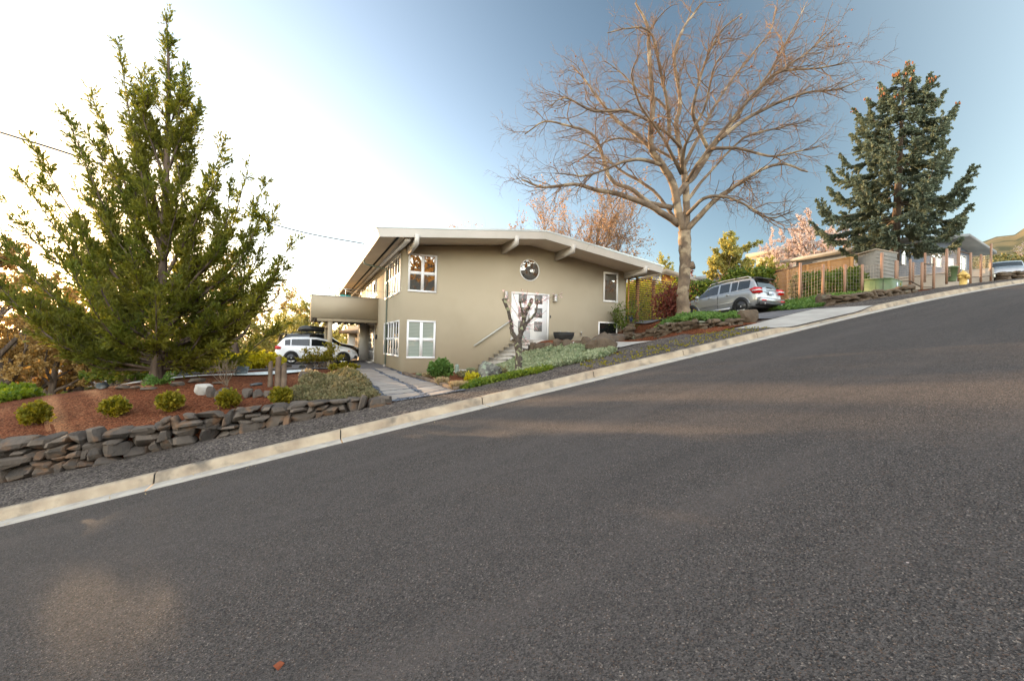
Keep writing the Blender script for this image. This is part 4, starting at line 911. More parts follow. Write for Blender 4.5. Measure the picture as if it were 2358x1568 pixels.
# --- pruned plum
rnd=np.random.default_rng(31); PB=GP(1195,862); YP=float(PB@CF)
pl=thing('pruned_tree',PB,'small pruned plum tree with lichened stubs and pink blossom before the front door','tree')
def Q(x,y,dy=0): return W(x,y,YP+dy)
tm=MB(); st_=[([(1194,866),(1195,840),(1194,810),(1193,790),(1192,775)],[.125,.095,.1,.115,.1],0),([(1192,785),(1180,765),(1177,740),(1168,710),(1158,688)],[.08,.06,.05,.045,.04],-.1),
([(1193,785),(1200,765),(1206,735),(1214,712),(1222,698),(1225,688)],[.09,.075,.065,.06,.055,.045],.1),([(1203,765),(1212,745),(1228,728),(1236,712),(1237,690)],[.05,.045,.035,.03,.028],.2),([(1207,738),(1202,715),(1198,692)],[.045,.035,.028],-.2)]
for pts,rr,dy in st_:
    P=spline([Q(x,y,dy*k/len(pts)) for k,(x,y) in enumerate(pts)],5); P+=rnd.normal(0,.008,P.shape); ri=np.interp(np.linspace(0,1,len(P)),np.linspace(0,1,len(rr)),rr)*(1+rnd.normal(0,.07,len(P))); tm.tube(P,ri,11)
obj('trunk',tm,M['bark_lichen'],pl,True)
bl=MB(); tb_=MB()
for (x,y),(ex,ey) in [((1200,745),(1180,672)),((1210,730),(1200,665)),((1205,740),(1215,668)),((1215,715),(1265,684)),((1235,700),(1295,676)),((1210,735),(1240,672)),((1206,752),(1250,742)),((1200,760),(1172,735)),((1195,770),(1215,790)),((1208,740),(1192,700)),((1200,745),(1185,715)),((1215,745),(1258,715)),((1200,755),(1242,760)),((1200,740),(1160,667)),((1200,750),(1228,690))]:
    P=spline([Q(x,y),Q((x+ex)/2+rnd.uniform(-4,4),(y+ey)/2,rnd.uniform(-.2,.2)),Q(ex,ey,rnd.uniform(-.3,.3))],4); tb_.tube(P,.006,3)
    pp,dd=along(P,40,rnd,.04,1.); leaves(bl,pp,.03,rnd,1.)
obj('twigs',tb_,M['twig'],pl); obj('blossom',bl,M['plumpink'],pl)
# ------------------------------------------------------------------ vehicles
def car(name,base,head,pitch,label,Lh,Wd,prof,belt,wheels,wr,paint,spec,glassr,group=None,roofrow=.62):
    """prof: side silhouette (x,z) rear->front; x forward. belt(x). glassr: dict side=[(x0,x1)], rear=(x0,x1), front=(x0,x1)"""
    t=thing(name,base,label,'car',group); 
    t.rotation_euler=(0,-pitch,head); 
    px=np.array(prof); xs=np.arange(px[0,0],px[-1,0]+.001,.045); zt=np.interp(xs,px[:,0],px[:,1]); 
    k=np.array([.25,.5,.25]); 
    for _ in range(2): zt[1:-1]=np.convolve(zt,k,'valid')
    zmax=zt.max(); hw=Wd/2; zb=np.array([belt(x) for x in xs]); zb=np.minimum(zb,zt-.02)
    e=np.clip((np.abs(xs)-(Lh/2-.55))/.55,0,1); w_=hw*(1-.17*e**2.2)
    cab=np.clip((zt-zb)/(zmax-zb),0,1); yt=lerp(w_*.9,hw*roofrow,cab**.8)
    zlow=np.where(np.abs(xs)>Lh/2-.3,spec.get('low',.28),spec.get('low',.28)-.06)
    rows=[(0*xs,zlow),(w_*.86,zlow),(w_*.97,zlow+.07),(w_*.99,lerp(zlow,zb,.32)),(w_*1.0,lerp(zlow,zb,.55)),(w_*.985,lerp(zlow,zb,.74)),(w_*.97,lerp(zlow,zb,.9)),(w_*.94,zb)]
    nb=len(rows)-1
    for v in (.08,.36,.64,.88): rows.append((lerp(w_*.925,yt,v),lerp(zb,zt-.05,v)+.0*v))
    rows.append((yt*.985,zt-.045)); rows.append((yt*.93,zt-.015)); rows.append((yt*.6,zt+.012)); rows.append((yt*.25,zt+.022)); rows.append((0*xs,zt+.024))
    Y=np.array([r[0] for r in rows]); Zz=np.array([r[1] for r in rows]); nr=len(rows)
    P=np.stack([np.broadcast_to(xs,Y.shape),Y,Zz],-1)   # [row,station,3]
    body=MB(); gl={'s':{},'w':{}}
    cx=.5*(xs[1:]+xs[:-1]); tall=(zt-zb)[1:]>.16
    for sgn in (1,-1):
        Q=P*[1,sgn,1]
        for j in range(nr-1):
            for i in range(len(xs)-1):
                f=[Q[j,i],Q[j,i+1],Q[j+1,i+1],Q[j+1,i]]
                if sgn<0: f=f[::-1]
                dst=body
                if nb+1<=j<=nb+3 and tall[i] and (zt-zb)[i]>.16 and any(a<=cx[i]<=b for a,b in glassr['side']): dst=gl['s'].setdefault((sgn,[k_ for k_,(a,b) in enumerate(glassr['side']) if a<=cx[i]<=b][0]),MB())
                elif j>=nb+6 and any(a<=cx[i]<=b for a,b in glassr['ends']): dst=gl['w'].setdefault([k_ for k_,(a,b) in enumerate(glassr['ends']) if a<=cx[i]<=b][0],MB())
                dst.add(f,[(0,1,2,3)])
        # end caps
    for en in (0,-1):
        r=np.concatenate([P[:,en],(P[::-1,en]*[1,-1,1])]); body.poly(r if en==-1 else r[::-1])
    bo=obj('body',body,paint,t,False,local=True)
    # weld for smooth shading
    import bmesh
    bm=bmesh.new(); bm.from_mesh(bo.data); bmesh.ops.remove_doubles(bm,verts=bm.verts,dist=.0008); bmesh.ops.recalc_face_normals(bm,faces=bm.faces)
    for f in bm.faces: f.smooth=len(f.verts)==4
    bm.to_mesh(bo.data); bm.free()
    [obj('side_window',m_,M['carglass'],t,local=True) for m_ in gl['s'].values()]; [obj('windscreen' if k_==0 else 'rear_window',m_,M['carglass'],t,local=True) for k_,m_ in gl['w'].items()]
    # arches, wheels
    for ix,wx in enumerate(wheels):
        for sgn in (1,-1):
            a=MB(); ang=np.linspace(-.35,np.pi+.35,22); R_=wr*1.17
            ww=np.interp(wx,xs,w_)
            a.prism([(wx+R_*math.cos(q),wr*1.0+R_*math.sin(q)) for q in ang],'y',sgn*(ww*.5),sgn*(ww+.004)); obj('wheel_arch',a,M['black'],t,local=True)
            lip=MB().tube([(wx+(R_+.02)*math.cos(q),sgn*(ww+.0),wr+(R_+.02)*math.sin(q)) for q in np.linspace(.1,np.pi-.1,16)],.018,6); obj('arch_trim',lip,paint,t,local=True)
            y0=sgn*(ww-.2); dy=np.array([0,sgn,0.]); c=np.array([wx,y0,wr])
            ty=MB().lathe(c,[(wr*.66,0),(wr*.95,0),(wr,.03),(wr,.18),(wr*.95,.215),(wr*.72,.215),(wr*.69,.19)],32,dy); to=obj('wheel',ty,M['tyre'],t,True,local=True)
            rm=MB().lathe(c,[(wr*.7,.2),(wr*.69,.17),(wr*.63,.12)],32,dy); cc_=c+dy*.2
            ns=spec.get('spokes',5)
            for s in range(ns):
                q=s*2*np.pi/ns+.3; u=np.array([math.cos(q),0,math.sin(q)]); v=np.array([-math.sin(q),0,math.cos(q)])
                wd1,wd2=spec.get('sw',(.05,.085))
                rm.poly([cc_-v*wd1*.7+dy*-.01,cc_+u*wr*.67-v*wd2,cc_+u*wr*.67+v*wd2,cc_+v*wd1*.7-dy*.01][::(1 if sgn<0 else -1)])
            rm.lathe(cc_-dy*.015,[(0,.02),(wr*.16,.018),(wr*.18,0)],14,dy); obj('rim',rm,M['alloy'],to,local=True)
            obj('rim_well',MB().lathe(c+dy*.08,[(0,0),(wr*.66,0)],24,dy),M['dark'],to,local=True)
    return t,xs,w_,zt,zb
def latch(t,name,pts,mat,parent=None): return obj(name,MB().poly(pts),mat,parent or t,local=True)
# white hatchback, nose towards the garage (up-street direction)
hb=(-.15,25.3,g(-.15,25.3)+.01)
FW=onN(790,838,24.6)
def beltf(a,b): return lambda x: lerp(a,b,(x+2.1)/4.2)
hatch_prof=[(-2.12,.55),(-2.1,.86),(-2.0,1.0),(-1.86,1.2),(-1.7,1.36),(-1.3,1.43),(-.6,1.46),(-.05,1.45),(.35,1.38),(.75,1.2),(1.08,1.0),(1.35,.95),(1.75,.86),(1.98,.76),(2.1,.62),(2.13,.4)]
FW=W(790,841,25.5); hx=FW[0]-1.33; hn=FW[1]+.88
t,xs,w_,zt,zb=car('hatchback',(hx,hn,g(hx,hn)+.02),0,0,'white hatchback parked under the balcony beside the young pine',4.25,1.8,hatch_prof,beltf(.98,.9),(-1.3,1.33),.325,M['whitecar'],{'spokes':5,'sw':(.05,.1)},dict(side=[(-1.62,-1.36),(-1.3,-.42),(-.32,.75)],ends=[(.42,1.05),(-1.98,-1.75)]))
for sgn in (1,-1):
    y=sgn*.9
    obj('headlight',MB().prism([(1.55,.7),(1.62,.79),(2.0,.72),(2.06,.62),(1.9,.6)],'y',y*.8,y*.965),M['lens'],t,local=True)
    obj('indicator',MB().prism([(1.55,.71),(1.6,.77),(1.74,.7)],'y',y*.9,y*.985),M['amber'],t,local=True)
    obj('taillight',MB().prism([(-2.1,.8),(-2.08,.95),(-1.95,.97),(-1.72,.86),(-1.8,.78)],'y',y*.75,y*.955),M['red'],t,local=True)
    obj('mirror',MB().lathe((.62,sgn*.98,.97),[(0,-.09),(.07,-.06),(.09,0),(.07,.06),(0,.09)],8,(0,1,0)),M['whitecar'],t,True,local=True)
    obj('side_sill',MB().box(-.95,.95,y*.93 if sgn>0 else y*.985,y*.985 if sgn>0 else y*.93,.2,.27),M['black'],t,local=True)
    obj('grille_vent',MB().prism([(1.8,.34),(1.8,.5),(2.05,.48),(2.09,.34)],'y',y*.7,y*.93),M['black'],t,local=True)
    for hx_ in (-.75,.2): obj('door_handle',MB().box(hx_-.1,hx_+.1,sgn*.885,sgn*.915,.8,.825),M['whitecar'],t,local=True)
obj('door_gap',MB().box(-.345,-.335,-.9,-.88,.28,.95),M['dark'],t,local=True); obj('door_gap',MB().box(.78,.79,-.9,-.88,.3,.9),M['dark'],t,local=True)
# black suv behind with roof box
suv_prof=[(-2.42,.5),(-2.4,.95),(-2.3,1.15),(-2.05,1.5),(-1.9,1.64),(-1.5,1.7),(-.6,1.74),(.1,1.72),(.55,1.6),(1.0,1.3),(1.25,1.15),(1.7,1.08),(2.15,.98),(2.35,.85),(2.42,.5)]
bx=FW[0]-1.1; bn=hn+3.4
t,xs,w_,zt,zb=car('suv',(bx,bn,g(bx,bn)+.02),0,0,'black sport utility vehicle with a roof box behind the white hatchback',4.85,1.94,suv_prof,beltf(1.12,1.08),(-1.45,1.45),.37,M['darkcar'],{'spokes':6,'low':.35},dict(side=[(-1.95,-1.4),(-1.3,-.35),(-.25,.85)],ends=[(.6,1.2),(-2.3,-2.05)]))
obj('spoiler',MB().prism([(-2.35,1.6),(-2.3,1.66),(-1.9,1.7),(-1.9,1.62)],'y',-.62,.62),M['darkcar'],t,local=True)
for sgn in (1,-1):
    obj('headlight',MB().prism([(1.95,.85),(2.0,.98),(2.3,.92),(2.38,.82)],'y',sgn*.6,sgn*.925),M['lens'],t,local=True)
    obj('mirror',MB().lathe((.85,sgn*1.05,1.12),[(0,-.1),(.08,-.07),(.1,0),(.08,.07),(0,.1)],8,(0,1,0)),M['darkcar'],t,True,local=True)
    obj('roof_rail',MB().tube([(-1.7,sgn*.6,1.7),(-1.6,sgn*.6,1.78),(.1,sgn*.6,1.8),(.25,sgn*.6,1.72)],.02,6),M['black'],t,local=True)
for c in (-1.1,-.1): obj('roof_bar',MB().box(c-.03,c+.03,-.65,.65,1.8,1.84),M['black'],t,local=True)
rbx=thing('roof_box',(bx-.35,bn,g(bx,bn)+1.86),'long black roof box on top of the black vehicle','roof box')
q=[]; 
for i,u in enumerate(np.linspace(-1,1,15)):
    s_=(1-abs(u)**3.5)**.45; hh=.36*max(s_,.05)*(1-.12*u); q.append([(u*1.02,.42*max(s_,.12)*math.copysign(abs(math.cos(a))**.6,math.cos(a)),.02+ (hh*.5 if True else 0)+hh*.5*math.copysign(abs(math.sin(a))**.7,math.sin(a))) for a in np.linspace(0,2*np.pi,17)])
obj('shell',MB().grid(np.array(q)),M['black'],rbx,True,local=True); obj('foot',MB().box(-.5,-.4,-.3,.3,-.06,.03).box(.4,.5,-.3,.3,-.06,.03),M['black'],rbx,local=True)
# silver suv on the upper drive, nose away from the street and pitched downhill
sv_prof=[(-2.26,.5),(-2.25,.82),(-2.2,1.02),(-2.12,1.1),(-1.92,1.56),(-1.8,1.66),(-1.3,1.71),(-.5,1.72),(.2,1.69),(.6,1.58),(1.02,1.26),(1.2,1.12),(1.7,1.06),(2.05,.98),(2.2,.84),(2.26,.5)]
hd=R(94); svc=np.array([19.2,16.3]); zc=g(18.9,15.1)+.02
t,xs,w_,zt,zb=car('suv',(svc[0],svc[1],zc-.06),hd,R(-4.5),'silver sport utility vehicle parked nose down on the upper driveway behind the sycamore',4.53,1.86,sv_prof,beltf(1.13,1.06),(-1.36,1.4),.37,M['silver'],{'spokes':7,'low':.36,'sw':(.05,.085)},dict(side=[(-1.75,-1.2),(-1.14,-.8),(-.74,-.2),(-.08,.98)],ends=[(.62,1.14),(-2.1,-1.9)]),roofrow=.7)
obj('rear_window',MB().poly([(-2.115,-.66,1.14),(-2.115,.66,1.14),(-1.94,.56,1.56),(-1.94,-.56,1.56)][::-1]),M['carglass'],t,local=True)
obj('spoiler',MB().prism([(-2.1,1.62),(-2.02,1.67),(-1.7,1.7),(-1.7,1.63)],'y',-.6,.6),M['black'],t,local=True)
obj('tailgate_handle',MB().box(-2.275,-2.25,-.36,.36,1.0,1.03),M['black'],t,local=True)
obj('number_plate',MB().box(-2.282,-2.26,-.16,.16,.82,.98),M['plate'],t,local=True)
obj('rear_bumper',MB().prism([(-2.36,.45),(-2.36,.62),(-2.27,.68),(-2.1,.68),(-2.1,.42)],'y',-.84,.84),M['silver'],t,local=True)
obj('bumper_skirt',MB().prism([(-2.34,.34),(-2.36,.45),(-2.0,.42),(-2.0,.32)],'y',-.8,.8),M['black'],t,local=True)
obj('wiper',MB().beam((-2.13,-.3,1.17),(-2.12,.1,1.19),.02,.03),M['black'],t,local=True)
for sgn in (1,-1):
    y=sgn*1.0
    tl=obj('taillight',MB().prism([(-2.29,.88),(-2.27,1.12),(-2.12,1.16),(-1.84,1.1),(-1.98,.88)],'y',y*.66,y*.955),M['red'],t,local=True)
    obj('lens',MB().prism([(-2.296,.98),(-2.296,1.03),(-1.95,1.03),(-1.99,.98)],'y',y*.655,y*.965),M['lens'],tl,local=True)
    obj('reflector',MB().box(-2.372,-2.35,min(y*.55,y*.85),max(y*.55,y*.85),.5,.56),M['red'],t,local=True)
    obj('exhaust',MB().lathe((-2.3,y*.62,.38),[(.04,0),(.045,-.08),(.035,-.09)],12,(1,0,0)),M['steel'],t,local=True)
    obj('roof_rail',MB().tube([(-1.75,sgn*.62,1.66),(-1.6,sgn*.62,1.76),(-.4,sgn*.64,1.78),(.35,sgn*.64,1.74),(.6,sgn*.64,1.6)],.028,6),M['steel'],t,local=True)
    obj('side_sill',MB().tube([(-.85,y*.98,.34),(1.0,y*.98,.34)],.05,8),M['silver'],t,local=True)
    obj('side_trim',MB().tube([(-.95,y*1.0,.62),(.95,y*1.0,.58)],.012,5),M['steel'],t,local=True)
    obj('belt_trim',MB().tube([(-1.9,y*.95,1.135),(1.0,y*.95,1.07)],.01,5),M['steel'],t,local=True)
    obj('mirror',MB().lathe((.95,sgn*1.02,1.13),[(0,-.11),(.08,-.07),(.1,0),(.08,.07),(0,.11)],8,(0,1,0)),M['silver'],t,True,local=True)
    obj('headlight',MB().prism([(1.85,.8),(1.9,.98),(2.15,.92),(2.22,.8)],'y',sgn*.6,sgn*.88),M['lens'],t,local=True)
    for a in (-.7,.3): obj('door_handle',MB().box(a-.1,a+.1,sgn*.9,sgn*.945,.98,1.01),M['steel'],t,local=True)
    obj('door_gap',MB().box(-.145,-.13,sgn*.927 if sgn>0 else -.934,.934 if sgn>0 else -.927,.4,1.05),M['dark'],t,local=True)
for c in (-1.0,.1): obj('roof_bar',MB().box(c-.03,c+.03,-.7,.7,1.77,1.8),M['black'],t,local=True)
# parked car at the top right and white van at the far left
P=W(2310,600,33.5); zc=P[2]-1.74
t,*_=car('suv',(P[0]+.6,P[1],zc),R(200),0,'silver grey vehicle with dark glass half hidden behind the rock wall uphill',4.8,1.9,suv_prof,beltf(1.12,1.08),(-1.45,1.45),.37,M['silver'],{'spokes':6,'low':.35},dict(side=[(-1.95,-1.4),(-1.3,-.35),(-.25,.85)],ends=[(.6,1.2),(-2.3,-1.95)]),roofrow=.8)
van_prof=[(-2.9,.5),(-2.88,2.3),(-2.7,2.55),(0,2.6),(1.3,2.55),(1.6,2.4),(2.2,1.7),(2.5,1.3),(2.95,1.1),(3.0,.5)]
P=W(205,836,46.0)
t,*_=car('van',(P[0],P[1],P[2]-2.55),R(190),0,'white high roofed van below the ground cover at the left','big',2.1,van_prof,lambda x:1.5,(-1.9,1.9),.36,M['whitecar'],{},dict(side=[(-2.6,-1.2),(-1.0,.3),(.5,1.6)],ends=[(1.7,2.3)]),roofrow=.9) if False else car('van',(P[0],P[1],P[2]-2.55),R(170),0,'white high roofed van below the ground cover at the left',6.0,2.1,van_prof,lambda x:2.15,(-1.9,1.9),.36,M['whitecar'],{},dict(side=[(-2.6,-1.2),(-1.0,.3),(.5,1.6)],ends=[(1.7,2.3)]),roofrow=.88)
t['category']='van'
obj('roof_hatch',MB().box(-1.6,-1.0,-.35,.35,2.58,2.66),M['white'],t,local=True)
# ------------------------------------------------------------------ shrubs and covers
def ball_shrub(x,y,r,h,lab,mat,seed,name='golden_shrub',grp='clipped golden shrubs on the red bark',n=3600,ls=.055,P=None,cat='shrub'):
    rnd=np.random.default_rng(seed); P=GP(x,y) if P is None else np.array(P,float); mb=MB(); tw=MB()
    for k in range(int(n/26)):
        d=unit(rnd.normal(0,1,3)*[1,1,.9]+[0,0,.35]); d[2]=abs(d[2]); rr=rnd.uniform(.5,1.02)
        c=P+np.array([d[0]*r*rr*1.05,d[1]*r*rr*1.05,h*.5+(2*abs(d[2])*(rnd.random()<.5)-abs(d[2]))*h*.52*rr]); pp=c+rnd.normal(0,.028,(26,3)); leaves(mb,pp,ls,rnd,1.1,d,.9)
        if k%6==0: tw.tube([P,c],[.008,.003],3,cap=False)
    t=thing(name,P,lab,cat,grp); obj('stems',tw,M['twig'],t); obj('foliage',mb,mat,t); return t
for i,(x,y,lab) in enumerate(((80,974,'first golden round shrub at the left, the darkest and rustiest'),(264,955,'second golden round shrub from the left on red bark'),(391,944,'middle golden round shrub of the five'),(525,936,'fourth golden round shrub, in front of the curved rock row'),(648,928,'rightmost and smallest golden round shrub, below the basalt columns'))):
    ball_shrub(x,y,[.21,.23,.2,.18,.17][i],[.4,.34,.37,.32,.34][i],lab,M['golden'],200+i)
def cover(name,region,n,hf,mat,label,seed,ls,clump=.09,elong=1.3,up=.6,cat='ground cover',n_lf=9):
    """leafy mat over the terrain; region(u,v)->(s,n) ; hf(u,v) height"""
    rnd=np.random.default_rng(seed); U=rnd.random((n,2)); SN=np.array([region(u,v) for u,v in U]); H=np.array([hf(u,v) for u,v in U])
    z=G(SN[:,0],SN[:,1])
    nz=.5+.5*np.sin(SN[:,0]*7+np.sin(SN[:,1]*9+seed)*1.3)*np.sin(SN[:,1]*8+seed)
    z=z+H*(.35+.65*nz)*rnd.uniform(.75,1.05,n)-.015
    C_=np.stack([SN[:,0],SN[:,1],z],1); P=np.repeat(C_,n_lf,0)+rnd.normal(0,clump*.5,(n*n_lf,3))*[1,1,.55]
    mb=MB(); leaves(mb,P,ls,rnd,elong,np.array([[0,0,up]]),1.)
    return tag(obj(name,mb,mat),label,cat,None,'stuff')
gA=[(-13.5,13.4),(-9,13.2),(-7.6,13.8),(-6.4,15.4),(-5.6,17.2)]; gB=[(-14,24),(-12,22),(-9.5,21),(-7,20.2),(-5,19.4)]
def reg(A,B):
    A=np.array(A,float);B=np.array(B,float)
    def f(u,v):
        x=u*(len(A)-1); a=A[min(int(x),len(A)-2)]+(A[min(int(x)+1,len(A)-1)]-A[min(int(x),len(A)-2)])*(x-int(x)); x=u*(len(B)-1); b=B[min(int(x),len(B)-2)]+(B[min(int(x)+1,len(B)-1)]-B[min(int(x),len(B)-2)])*(x-int(x))
        return a+(b-a)*v
    return f
def pxreg(A,B): return reg([GP(*p)[:2] for p in A],[GP(*p)[:2] for p in B])
edge=lambda u,v:min(1,7*v,7*(1-v)*1.,8*(1-u),8*u+.4)
cover('ground_cover',pxreg([(-60,935),(0,925),(60,915),(120,903),(170,893),(210,887)],[(-60,885),(0,882),(70,874),(130,869),(190,866),(262,862)]),11000,lambda u,v:.62*min(1,4*v+.12,3*(1-u)+.2),M['gcover'],'yellow green leafy ground cover mound at the left','',.085) if False else cover('ground_cover',pxreg([(-60,935),(0,925),(60,915),(120,903),(170,893),(210,887)],[(-60,885),(0,882),(70,874),(130,869),(190,866),(262,862)]),11000,lambda u,v:.62*min(1,4*v+.12,3*(1-u)+.2),M['gcover'],'yellow green leafy ground cover mound at the left',301,.085)
cover('heath_mat',reg([(-.35,12.2),(.3,11.6),(.9,11.4),(1.55,11.2)],[(.1,15.0),(.8,16.8),(1.3,17.2),(1.65,16.4)]),12000,lambda u,v:.36*min(1,6*v+.2,5*(1-u)+.5,5*(1-v)+.1)*(.65+.35*math.sin(u*9+v*11)),M['thyme'],'grey green flowering heath mat spilling over the end of the stone wall',302,.04)
cover('silver_ground_cover',reg([(5.5,11.3),(6.2,10.75),(7.0,10.7),(7.8,10.8),(8.5,11.3)],[(6.5,16.5),(7.4,16.6),(7.85,15.6),(8.5,14.5),(9.1,13.3)]),15000,lambda u,v:.13,M['sage'],'silvery green sage carpet covering the bank below the door path',303,.05,n_lf=10)
cover('low_ground_cover',reg([(3.45,10.6),(4.0,10.62),(4.6,10.6),(5.3,10.55),(6.0,10.7)],[(3.5,11.2),(4.2,11.4),(4.8,11.5),(5.4,11.5),(6.0,11.2)]),3600,lambda u,v:.05,M['gcover'],'narrow strip of green ground cover along the gravel',304,.045)
cover('low_plants',reg([(4.6,13.2),(5.4,13.0),(6.0,13.0)],[(4.9,15.5),(5.8,15.8),(6.4,15.8)]),1500,lambda u,v:.13,M['thyme'],'low green plants on bark around the lichened boulder',305,.045)
cover('juniper_carpet',reg([(12.65,12.0),(13.2,11.45),(13.9,11.35),(14.3,11.5)],[(13.1,14.6),(14.0,14.2),(14.9,13.2),(15.3,12.2)]),6500,lambda u,v:.26,M['juniper_low'],'feathery green juniper carpet around the sycamore trunk',306,.055,up=1.)
cover('bank_plants',reg([(19.0,12.2),(19.9,11.7),(20.8,11.35),(21.8,11.2)],[(21.0,18),(21.3,15.5),(22.0,13.8),(23.2,12.9)]),8000,lambda u,v:.2,M['juniper_low'],'weedy green bank plants with small blue flowers beside the silver vehicle',307,.06)
# hedge behind the wire fence
def hedge(name,A,B,h,w_,label,seed,n=16000,ls=.11):
    rnd=np.random.default_rng(seed); A=np.array(A,float);B=np.array(B,float); u=rnd.random(n); d=unit(np.append(B-A,0)); nn=np.array([-d[1],d[0]])
    s=A+(B-A)*u[:,None]; th=rnd.uniform(0,6.28,n); rr=np.sqrt(rnd.uniform(.45,1,n)); off=np.cos(th)*w_/2*rr; zz=(h/2)*(1+np.sin(th)*rr)
    hh=1+.12*np.sin(u*23+seed)+.08*np.sin(u*51); P=np.stack([s[:,0]+nn[0]*off,s[:,1]+nn[1]*off,G(s[:,0],s[:,1])+zz*hh+rnd.normal(0,.05,n)],1)
    mb=MB(); leaves(mb,P,ls,rnd,1.5); st=MB()
    for k in range(40):
        q=A+(B-A)*rnd.random(); z=g(*q); st.tube([(q[0],q[1],z),(q[0]+rnd.normal(0,.15),q[1]+rnd.normal(0,.15),z+h*.8)],.015,4)
    t=thing(name,(A[0],A[1],g(*A)),label,'hedge'); obj('stems',st,M['bark'],t); obj('foliage',mb,M['hedge'],t)
hedge('laurel_hedge',(22.6,16.4),(18.9,29.),2.0,1.6,'glossy green laurel hedge running along the wire fence beside the silver vehicle',401,26000)
hedge('laurel_shrub_row',(22.9,15.2),(26.6,14.4),1.25,1.2,'lower part of green hedge between wire fence and slatted wooden fence',402,9000)
# grasses / small shrubs in the right bed
def tuft(x,y,r,h,mat,lab,seed,n=900,P=None,cat='grass tuft'):
    rnd=np.random.default_rng(seed); P=GP(x,y) if P is None else np.array(P); a=rnd.uniform(0,6.28,n); rr=r*np.sqrt(rnd.random(n))*.55; b=P+np.stack([np.cos(a)*rr,np.sin(a)*rr,0*a],1)
    d=np.stack([np.cos(a)*.6*rr/r,np.sin(a)*.6*rr/r,.9+0*a],1)+rnd.normal(0,.16,(n,3)); mb=MB(); l=h*rnd.uniform(.6,1.1,n)[:,None]; d/=np.linalg.norm(d,axis=1)[:,None]
    s=np.cross(d,rnd.normal(0,1,(n,3))); s/=np.linalg.norm(s,axis=1)[:,None]; s*=.007
    v=np.stack([b-s,b+s,b+d*l*.6+s*.8,b+d*l+[0,0,-.03]],1).reshape(-1,3); mb.add(v,np.arange(n)[:,None]*4+np.arange(4)[None]); 
    return tag(obj('grass_tuft',mb,mat),lab,cat,'grass tufts right of the driveway')
tuft(985,868,.28,.2,M['grasstan'],'tan grass tuft nearest the house corner',501); tuft(965,866,.14,.14,M['sage'],'small green tuft beside the house corner path',502,500)
tuft(1018,886,.2,.26,M['grasstan'],'tan round grass tuft in the middle of the small bed',503); tuft(1055,895,.3,.24,M['grasstan'],'wide tan grass tuft beside the ground cover strip',504,1300); tuft(1085,858,.2,.24,M['sage'],'blue green grass tuft near the steps',505)
ball_shrub(1014,870,.36,.6,'dark green rounded shrub in front of the stucco wall',M['juniper_low'],510,'green_shrub',None,4200,.06)
ball_shrub(1090,878,.24,.2,'small yellow leaved shrub beside the lichened boulder',M['yellow'],511,'yellow_shrub',None,1500,.05)
ball_shrub(820,842,.5,.3,'low green pine shrub at the top of the driveway edge',M['golden'],512,'pine_shrub',None,3000,.06,P=(1.4,19.3,g(1.4,19.3)))
P=GP(712,868); ball_shrub(0,0,.3,.22,'small round tan bush by the brown stones',M['grasstan'],513,'tan_bush',None,1200,.04,P=P)
for i,(x,y,r,h,l) in enumerate(((480,842,1.,.9,'left bright yellow flowering shrub beyond the white gravel'),(575,840,.8,.75,'middle bright yellow flowering shrub beyond the white gravel'),(612,842,.75,.7,'right yellow flowering shrub beside the white hatchback'),(530,846,.7,.5,'low yellow green shrub between the flowering shrubs'))):
    P=GP(x,y,a=14); P=np.array([P[0],min(P[1],24),0]); P=onN(x,y,22.0+i*.4); P[2]=g(P[0],P[1]); ball_shrub(0,0,r,h,l,M['yellow'],520+i,'yellow_shrub','yellow shrubs beyond the white gravel',3800,.07,P=P)
for i,(x,l) in enumerate(((420,'dark green spreading shrub right behind the conifer trunk'),(300,'dark green shrub left of the conifer trunk'))):
    P=onN(x,848,23.); P[2]=g(P[0],P[1]); ball_shrub(0,0,1.4,.7,l,M['hedge'],530+i,'green_shrub',None,5000,.09,P=P)
# bare twiggy shrub
rnd=np.random.default_rng(61); P=GP(522,888); tb_=MB(); tp=[]
for k in range(11):
    q,rr,_=limb(P+rnd.normal(0,.02,3)*[1,1,0],unit([rnd.normal(0,.45),rnd.normal(0,.45),1]),.62,.011,rnd,.03,.12,6,.4); tb_.tube(q,rr,4,cap=False); twigs(tb_,q,rr,rnd,0,2,(9,9),(.22,.1),(20,50),.05,.15,tp,.0035,start=.35)
tag(obj('bare_shrub',tb_,M['bark_syc']),'leafless pale twiggy shrub behind the fourth golden shrub','shrub')
# young pine / azalea at carport post
rnd=np.random.default_rng(62); P=onN(745,842,21.8); P[2]=g(P[0],P[1]); t=thing('young_pine',P,'small open layered pine shrub in front of the white hatchback','shrub'); tb_=MB(); lf=MB()
for k in range(14):
    q,rr,_=limb(P+rnd.normal(0,.25,3)*[1,.4,0],unit([rnd.normal(0,.5),rnd.normal(0,.4),1]),rnd.uniform(.5,1.25),.018,rnd,.02,.16,7,.4); tb_.tube(q,rr,4,cap=False)
    for c in (q[-1],q[-2],q[-3]): leaves(lf,c+rnd.normal(0,.07,(42,3))*[1.5,1.5,.5],.06,rnd,1.4,np.array([[0,0,.7]]))
obj('stems',tb_,M['bark_syc'],t); obj('foliage',lf,M['golden'],t)
